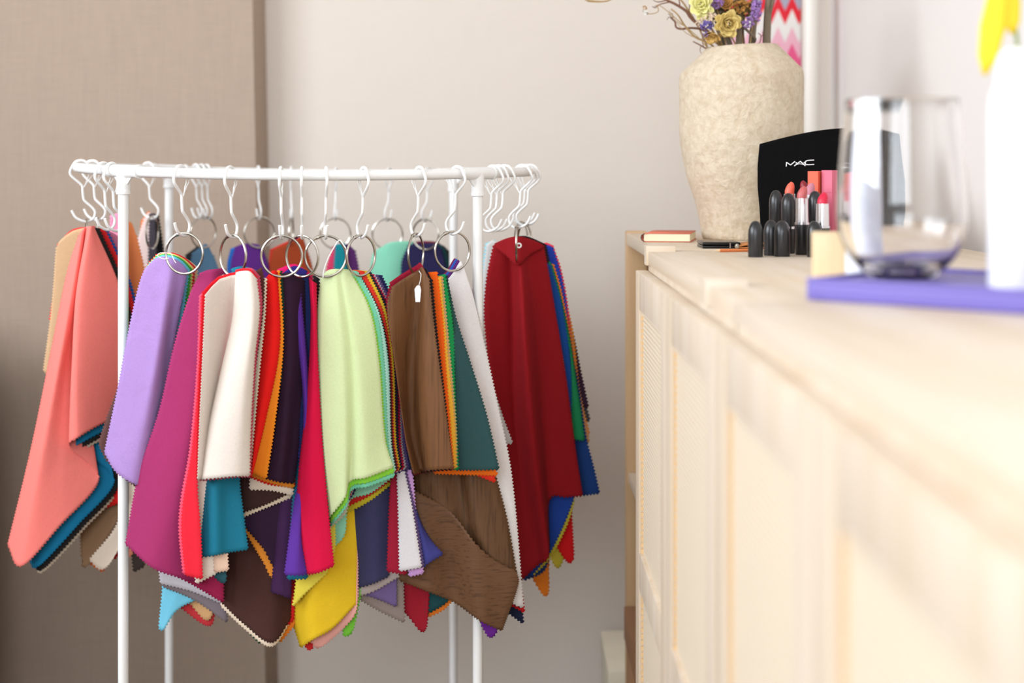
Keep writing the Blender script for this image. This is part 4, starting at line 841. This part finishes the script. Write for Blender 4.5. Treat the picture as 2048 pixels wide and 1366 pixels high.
flower('ochre dried flower heads crowded behind the cream rose', [(1490,180,0),(1486,90,0),(1476,20,0)], .0014, TWIG2,
  [(lambda c, r, par: cluster(c, r, 60, OLIVE, 61, par, 'foliage', .4, (1.6,.7,1)), 1460, 18, 0, 26, ()), (lambda c, r, par: cluster(c, r, 40, OCH, 62, par, 'bloom', .36, (1.4,.8,.8)), 1482, 14, -.02, 16, ()), (lambda c, r, par: rose(c, r, (0,-1,.3), OCH, 3, 63, par), 1450, 8, -.025, 19, ())])
flower('tiny white dried daisy at the far left tip of a twig', [(1440,180,-.01),(1416,98,-.01),(1360,44,-.01),(1318,10,-.01),(1317,22,-.012),(1308,27,-.012),(1294,28,-.012)], .0008, TWIG2,
  [(lambda c, r, par: rose(c, r, (-.4,-.5,-.7), WHT, 3, 71, par, scruff=.1), 1291, 23, -.012, 8.5, ()), (lambda c, r, par: cluster(c, r, 14, OCH, 72, par, 'centre', .5), 1289, 16, -.012, 4, ())])

# ------------------------------------------------------------------ things on the cabinet
def Zt(y, drop=.118): return F*drop/(y-HOR)
# notebook
nbk = empty('notebook', (.3005, 2.39, TOP), math.atan2(.2, -.98)-math.pi); tag(nbk, 'orange covered notebook with cream pages lying left of the vase', 'notebook')
ORC = plain('orange_cover', (226,122,96), .6)
bm = bmesh.new(); box_bm(bm, -.079, -.001, .001, .128, .0016, .0142, .001); bm_obj('pages', bm, plain('page_edges', (240,228,196), .8, bump=(900, .2, .0003)), nbk)
m = MB(); sec = [(0,.0155,0),(-.07,.0155,0),(-.078,.0145,0),(-.0825,.0115,0),(-.0835,.0078,0),(-.0825,.004,0),(-.078,.001,0),(-.07,.0002,0),(0,.0002,0)]
for yy in (0, .13):
    for x_, z_, _ in sec: m.v.append(Vector((x_, yy, z_)))
k_ = len(sec)
for i in range(k_-1): m.f.append((i, i+1, k_+i+1, k_+i))
cv = m.build('cover', ORC, nbk); sd_ = cv.modifiers.new('thickness', 'SOLIDIFY'); sd_.thickness = .0011; sd_.offset = 1
MB().tube([(x_*1.0, -.0006, z_) for x_, z_, _ in sec[2:7]], .0008, 6).build('elastic_band', plain('elastic_black', (30,28,28), .7), nbk)
# black compact, leather case, pencil
cp = empty('compact_case', (.325, 2.235, TOP)); tag(cp, 'glossy black flat compact in front of the vase foot', 'compact')
GB = plain('gloss_black', (10,9,10), .25, spec=.3)
bm = bmesh.new(); box_bm(bm, -.0295, .0295, -.034, .034, 0, .0048, .002, 3); bm_obj('base', bm, GB, cp, smooth=True, angle=40)
bm = bmesh.new(); box_bm(bm, -.0295, .0295, -.034, .034, .0052, .0098, .002, 3); bm_obj('lid', bm, GB, cp, smooth=True, angle=40)
bm = bmesh.new(); box_bm(bm, .012, .014, -.0352, -.0338, .001, .009, 0); bm_obj('clasp', bm, STEEL, cp)
lc = empty('leather_case', (.375, 2.22, TOP)); tag(lc, 'folded tan leather case between compact and black lipstick caps', 'case')
m = MB(); sec = smooth([(-.030,0,.002),(-.024,0,.0012),(.02,0,.0012),(.034,0,.0022),(.034,0,.0075),(.01,0,.0092),(-.012,0,.0075),(-.026,0,.0042)], 4)
for yy in (-.03, .03):
    for x_, _, z_ in sec: m.v.append(Vector((x_, yy, z_)))
k_ = len(sec)
for i in range(k_-1): m.f.append((i, i+1, k_+i+1, k_+i))
cv = m.build('leather', plain('tan_leather', (196,124,62), .55), lc); sd_ = cv.modifiers.new('thickness', 'SOLIDIFY'); sd_.thickness = .0016; sd_.offset = 1
MB().lathe([(0,-.004),(.0028,-.003),(.004,0),(.0028,.003),(0,.004)], (-.028,-.031,.0044), 12).build('snap', STEEL, lc)
p1, p2 = Vector((.30, 2.10, TOP+.0026)), Vector((.372, 2.115, TOP+.0026))
pn = empty('pencil', p1); tag(pn, 'thin orange pencil lying in front of the leather case', 'pencil')
d_ = p2-p1
MB().tube([d_*.1, d_], .0026, 6).build('shaft', plain('pencil_orange', (214,120,60), .4), pn); MB().tube([d_*.0, d_*.1], [.0003, .0026], 6).build('tip', plain('pencil_wood', (226,190,150), .7), pn)
# black velvet pouch with its white mark
VEL = plain('black_velvet', (10,9,10), .95, spec=.1, bump=(500, .3, .0006))
pc = empty('pouch', at(1660, 497, 2.21)); tag(pc, 'black velvet pouch with white lettering, leaning right of the vase', 'pouch')
def pz(v): return 2.195+.115*v
gx, gy = 28, 22
LE = [(1523,503),(1521,440),(1519,390),(1515,330),(1515,296),(1519,288)]; RE = [(1806,503),(1811,440),(1812,380),(1811,316),(1804,284),(1798,270)]
def lerp_poly(P, t):
    s = t*(len(P)-1); i = min(int(s), len(P)-2); f_ = s-i
    return P[i][0]+(P[i+1][0]-P[i][0])*f_, P[i][1]+(P[i+1][1]-P[i][1])*f_
def ptop(x): return 288-32*math.sin(min(1, (x-1519)/185)*math.pi/2) if x < 1704 else 256+13*((x-1704)/94)**1.5
def psurf(x, y):
    v = max(0, min(1, (503-y)/235)); return pz(v)
m = MB()
for side in (0, 1):
    for j in range(gy+1):
        v = j/gy; lx, ly = lerp_poly(LE, v); rx, ry = lerp_poly(RE, v)
        for i in range(gx+1):
            t = i/gx; x = lx+(rx-lx)*t; yb = 503; yt = ptop(min(1798, max(1519, x)))
            y = yb+(yt-yb)*v
            puff = .010*(max(0, 4*t*(1-t))**.45)*(max(.0, 4*v*(1-v))**.3)
            m.v.append(at(x, y, psurf(x, y)+(-puff*.35 if side == 0 else puff*1.6+.001))-pc.location)
nn_ = (gx+1)*(gy+1)
for j in range(gy):
    for i in range(gx):
        a = j*(gx+1)+i; m.f.append((a, a+1, a+gx+2, a+gx+1)); m.f.append((nn_+a, nn_+a+gx+1, nn_+a+gx+2, nn_+a+1))
bd = [j*(gx+1) for j in range(gy, 0, -1)]+list(range(gx))+[j*(gx+1)+gx for j in range(gy)]+[gy*(gx+1)+i for i in range(gx, 0, -1)]
for a, c in zip(bd, bd[1:]+bd[:1]): m.f.append((a, nn_+a, nn_+c, c))
m.build('cloth_body', VEL, pc, angle=60)
def lg(x, y): 
    X, Y = 1240+x/4.452, 240+y/4.452; return at(X, Y, psurf(X, Y)-.0046)-pc.location
m = MB()
for st_, rad in (([(1480,414),(1483,377)],1),([(1483,377),(1519,401)],1),([(1519,401),(1558,369)],1),([(1552,409),(1606,368)],1),([(1606,368),(1651,408)],1),([(1562,402),(1600,390),(1640,399)],.6),
   ([(1727,357),(1668,361),(1652,373),(1650,387),(1664,398),(1728,396)],1)):
    m.tube([lg(*p) for p in (smooth(st_, 3) if len(st_) > 2 else st_)], .00085*rad, 6)
for cx_, cy_ in ((1570,382),(1642,380)): m.tube([lg(cx_+5*math.cos(a*.7854), cy_+5*math.sin(a*.7854)) for a in range(8)], .0004, 5, closed=True)
m.build('lettering', plain('print_white', (244,242,242), .6), pc)
# lipsticks
SAT = plain('satin_black', (34,33,34), .28); CHR = plain('lip_silver', (226,224,226), .18, 1)
def cap_prof(r, h, z0=0): return [(r*.96, z0), (r, z0+.001), (r, z0+h*.62)]+[(r*math.cos(a)**.85, z0+h*.62+h*.38*math.sin(a)) for a in (.35,.7,1.0,1.25,1.42)]+[(0, z0+h)]
def lip_cap(px, y, label, h=.0505, r=.0104):
    Z = Zt(y); o = at(px, y, Z); e = MB().lathe(cap_prof(r, h), (0,0,0), 28).build('lipstick_cap', SAT, angle=50); e.location = o
    tag(e, label, 'lipstick cap', 'loose black lipstick caps'); return e
def lip_closed(px, Z, h, label):
    o = at(px, HOR+F*.118/Z, Z); e = empty('closed_lipstick', o); tag(e, label, 'lipstick', 'lipsticks on the cabinet')
    MB().lathe([(.0088,0),(.0094,.001),(.0098,.034),(.0098,.036)], n=28).build('base', SAT, e); MB().lathe([(.0100,.036),(.0100,.0395)], n=28).build('collar', CHR, e)
    MB().lathe(cap_prof(.0103, h-.0395, .0395), n=28).build('cap', SAT, e, angle=50)
def lip_open(px, Z, h, col, label, rz=0):
    o = at(px, HOR+F*.118/Z, Z); e = empty('open_lipstick', o, rz); tag(e, label, 'lipstick', 'lipsticks on the cabinet')
    MB().lathe([(.0086,0),(.0094,.001),(.0102,h*.42),(.0102,h*.44)], n=28).build('base', SAT, e)
    MB().lathe([(.0105,h*.44),(.0105,h*.475),(.0094,h*.48),(.0088,h*.82),(.0082,h*.822)], n=28).build('silver_tube', CHR, e)
    m = MB(); r = .0072; pr = [(r, h*.80), (r, h*.86)]
    base_h, tip = h*.86, h
    nn = 24; rings = 8
    for k in range(nn): a = 2*math.pi*k/nn; m.v.append(Vector((r*math.cos(a), r*math.sin(a), h*.80)))
    for q in range(rings+1):
        t = q/rings; rr = r*math.sqrt(max(0.0, 1-t**2.4))
        for k in range(nn):
            a = 2*math.pi*k/nn; x = rr*math.cos(a)+r*.35*t; m.v.append(Vector((x, rr*math.sin(a)*(1-.15*t), base_h+(tip-base_h)*t-max(0, (r*.35*t-x))*.35*t)))
    for q in range(rings+1):
        for k in range(nn): m.f.append((q*nn+k, q*nn+(k+1) % nn, (q+1)*nn+(k+1) % nn, (q+1)*nn+k))
    m.build('bullet', plain('bullet_%d_%d_%d' % col, col, .4), e, angle=70)
lip_cap(1511, 514, 'black lipstick cap standing alone, leftmost of all'); lip_cap(1542, 511, 'black lipstick cap half hidden behind the front middle cap'); lip_cap(1564, 513, 'black lipstick cap at the front middle', r=.0112); lip_cap(1629, 514, 'black lipstick cap in front of the red lipstick')
lip_closed(1552, 2.13, .0915, 'closed black lipstick, left one behind the caps'); lip_closed(1577, 2.07, .088, 'closed black lipstick standing left of the rose one'); lip_closed(1630, 2.08, .091, 'closed black lipstick behind the red one')
lip_open(1604, 2.035, .099, (190,92,92), 'open lipstick with rose bullet and bright silver tube'); lip_open(1579, 2.18, .104, (238,104,80), 'open coral lipstick behind the closed black ones')
lip_open(1619, 2.13, .103, (196,124,140), 'open mauve pink lipstick behind the rose one', 0); lip_open(1645, 2.0, .0905, (216,20,62), 'open red lipstick at the right of the group', math.pi*.1); lip_open(1610, 2.20, .106, (140,24,36), 'open dark red lipstick peeking between rose and mauve', math.pi)
def carton(px, Z, s, h, ang, col, label):
    o = at(px, HOR+F*.118/Z, Z); bm = bmesh.new(); box_bm(bm, -s/2, s/2, -s/2, s/2, 0, h*.72, .0004, 1); e = empty('lip_carton', o, ang); tag(e, label, 'carton', 'small cartons beside the pouch')
    bm_obj('sleeve', bm, plain('carton_%d_%d_%d' % col, col, .5), e)
    bm = bmesh.new(); box_bm(bm, -s/2+.0003, s/2-.0003, -s/2+.0003, s/2-.0003, h*.72, h, .0004, 1); bm_obj('flap_end', bm, plain('carton_%d_%d_%d' % col, col, .5), e)
carton(1630, 2.165, .0175, .120, math.radians(-34), (222,98,66), 'orange lipstick carton standing in front of the pouch'); carton(1659, 2.16, .0185, .1215, math.radians(-40), (222,110,134), 'pink lipstick carton right of the orange one'); carton(1722, 2.10, .032, .105, math.radians(-30), (236,150,166), 'light pink carton seen through the glass')
# light wooden block, violet tray, glass, bottles
WBk = empty('wooden_block', (.349, 1.545, TOP), math.radians(-8)); tag(WBk, 'blurred pale wooden block left of the glass', 'block')
bm = bmesh.new(); box_bm(bm, -.021, .021, -.03, .03, 0, .053, .003, 2); bm_obj('block', bm, wood('pale_block', (240,216,176), (228,198,154), 'z'), WBk, smooth=True, angle=40)
A_ = Vector((.272, 1.314)); d1 = Vector((.743, -.669)); d2 = Vector((.669, .743))
tr = empty('tray', (A_.x, A_.y, TOP), math.atan2(-.669, .743)); tag(tr, 'violet blue flat tray under the glass', 'tray')
VT = plain('violet_lacquer', (112,100,176), .45)
bm = bmesh.new(); box_bm(bm, 0, .30, 0, .215, 0, .0170, .003, 3); bm_obj('body', bm, VT, tr, smooth=True, angle=40)
bm = bmesh.new()
for q in ((0,.30,0,.006),(0,.30,.209,.215),(0,.006,.006,.209),(.294,.30,.006,.209)): box_bm(bm, *q, .0165, .0205, .0012, 2)
bm_obj('rim', bm, VT, tr, smooth=True, angle=40)
TZ = TOP+.0171
GL, nt, b = newmat('clear_glass'); b.inputs['Base Color'].default_value = (1,1,1,1); b.inputs['Roughness'].default_value = 0; b.inputs['Transmission Weight'].default_value = 1; b.inputs['IOR'].default_value = 1.47
gp = [(0,0),(.024,0),(.031,.002),(.040,.010),(.050,.022),(.0575,.037),(.0605,.053),(.0605,.075),(.0585,.105),(.0555,.140),(.053,.168),(.0524,.1688),(.0517,.168),(.0540,.140),(.057,.105),(.059,.075),(.0588,.054),(.0555,.039),(.048,.025),(.037,.0145),(.02,.0115),(0,.011)]
g = MB().lathe([p[:2] for p in smooth([(a, c, 0) for a, c in gp], 2)], n=56).build('drinking_glass', GL, angle=80); g.location = (.372, 1.355, TZ); tag(g, 'large clear stemless glass on the violet tray', 'glass')
bt = empty('white_bottle', (.4415, 1.245, TZ)); tag(bt, 'white bottle on the tray at the right edge of the picture', 'bottle')
WB_ = plain('bottle_white', (246,246,244), .3)
MB().lathe([(0,0),(.022,0),(.0235,.002),(.0235,.155),(.022,.168),(.0185,.178)], n=32).build('body', WB_, bt); MB().lathe([(.0178,.178),(.0172,.196),(.015,.204),(.010,.209),(0,.211)], n=28).build('cap', WB_, bt)
b2_ = empty('white_tube', (.368, 1.488, TOP)); tag(b2_, 'bluish white tube standing close behind the clear glass', 'tube')
MB().lathe([(0,0),(.0165,0),(.0185,.002),(.0185,.08),(.0175,.13),(.0155,.16)], n=32).build('body', plain('tube_pale', (226,230,242), .35), b2_)
MB().lathe([(.0155,.1595),(.015,.178),(.0125,.188),(.0075,.193),(0,.194)], n=28).build('cap', WB_, b2_)
# yellow flower leaning over from behind the white bottle, in a slim glass tube vase
tv = MB().lathe([(0,0),(.013,0),(.014,.002),(.014,.17),(.0132,.171),(.0126,.17),(.0126,.005),(0,.004)], n=28).build('bud_vase', GL, angle=60); tv.location = (.470, 1.318, TZ); tag(tv, 'slim clear bud vase behind the white bottle', 'vase')
fl = empty('yellow_flower', (.470, 1.318, TZ+.01)); tag(fl, 'yellow flower with a drooping petal at the top right corner', 'flower')
MB().tube(smooth([(0,0,0),(.002,0,.1),(0,0,.2),(-.014,-.01,.285)], 4), .0018, 8).build('stem', plain('stem_green', (130,150,70), .6), fl)
YEL = plain('petal_yellow', (246,214,40), .6)
hc = Vector((-.016,-.01,.288))
for k, (dx, dy, dz, l, wd) in enumerate(((-.22,-.1,-1,.112,.030),(-.5,.5,.4,.05,.03),(.6,-.3,.5,.05,.03),(.3,.6,.3,.05,.03),(-.2,-.6,.6,.05,.03),(.12,.1,-1,.07,.028))):
    m = MB(); petal_mb(m, hc, Vector((dx,dy,dz)), Vector((0,-1,.2)), l, wd*.78, .08); pe = m.build('petal', YEL, fl, angle=None); s_ = pe.modifiers.new('thickness', 'SOLIDIFY'); s_.thickness = .0008
MB().lathe([(0,-.006),(.006,-.003),(.007,.002),(0,.006)], hc, 16).build('flower_centre', plain('centre_ochre', (206,160,50), .8), fl)
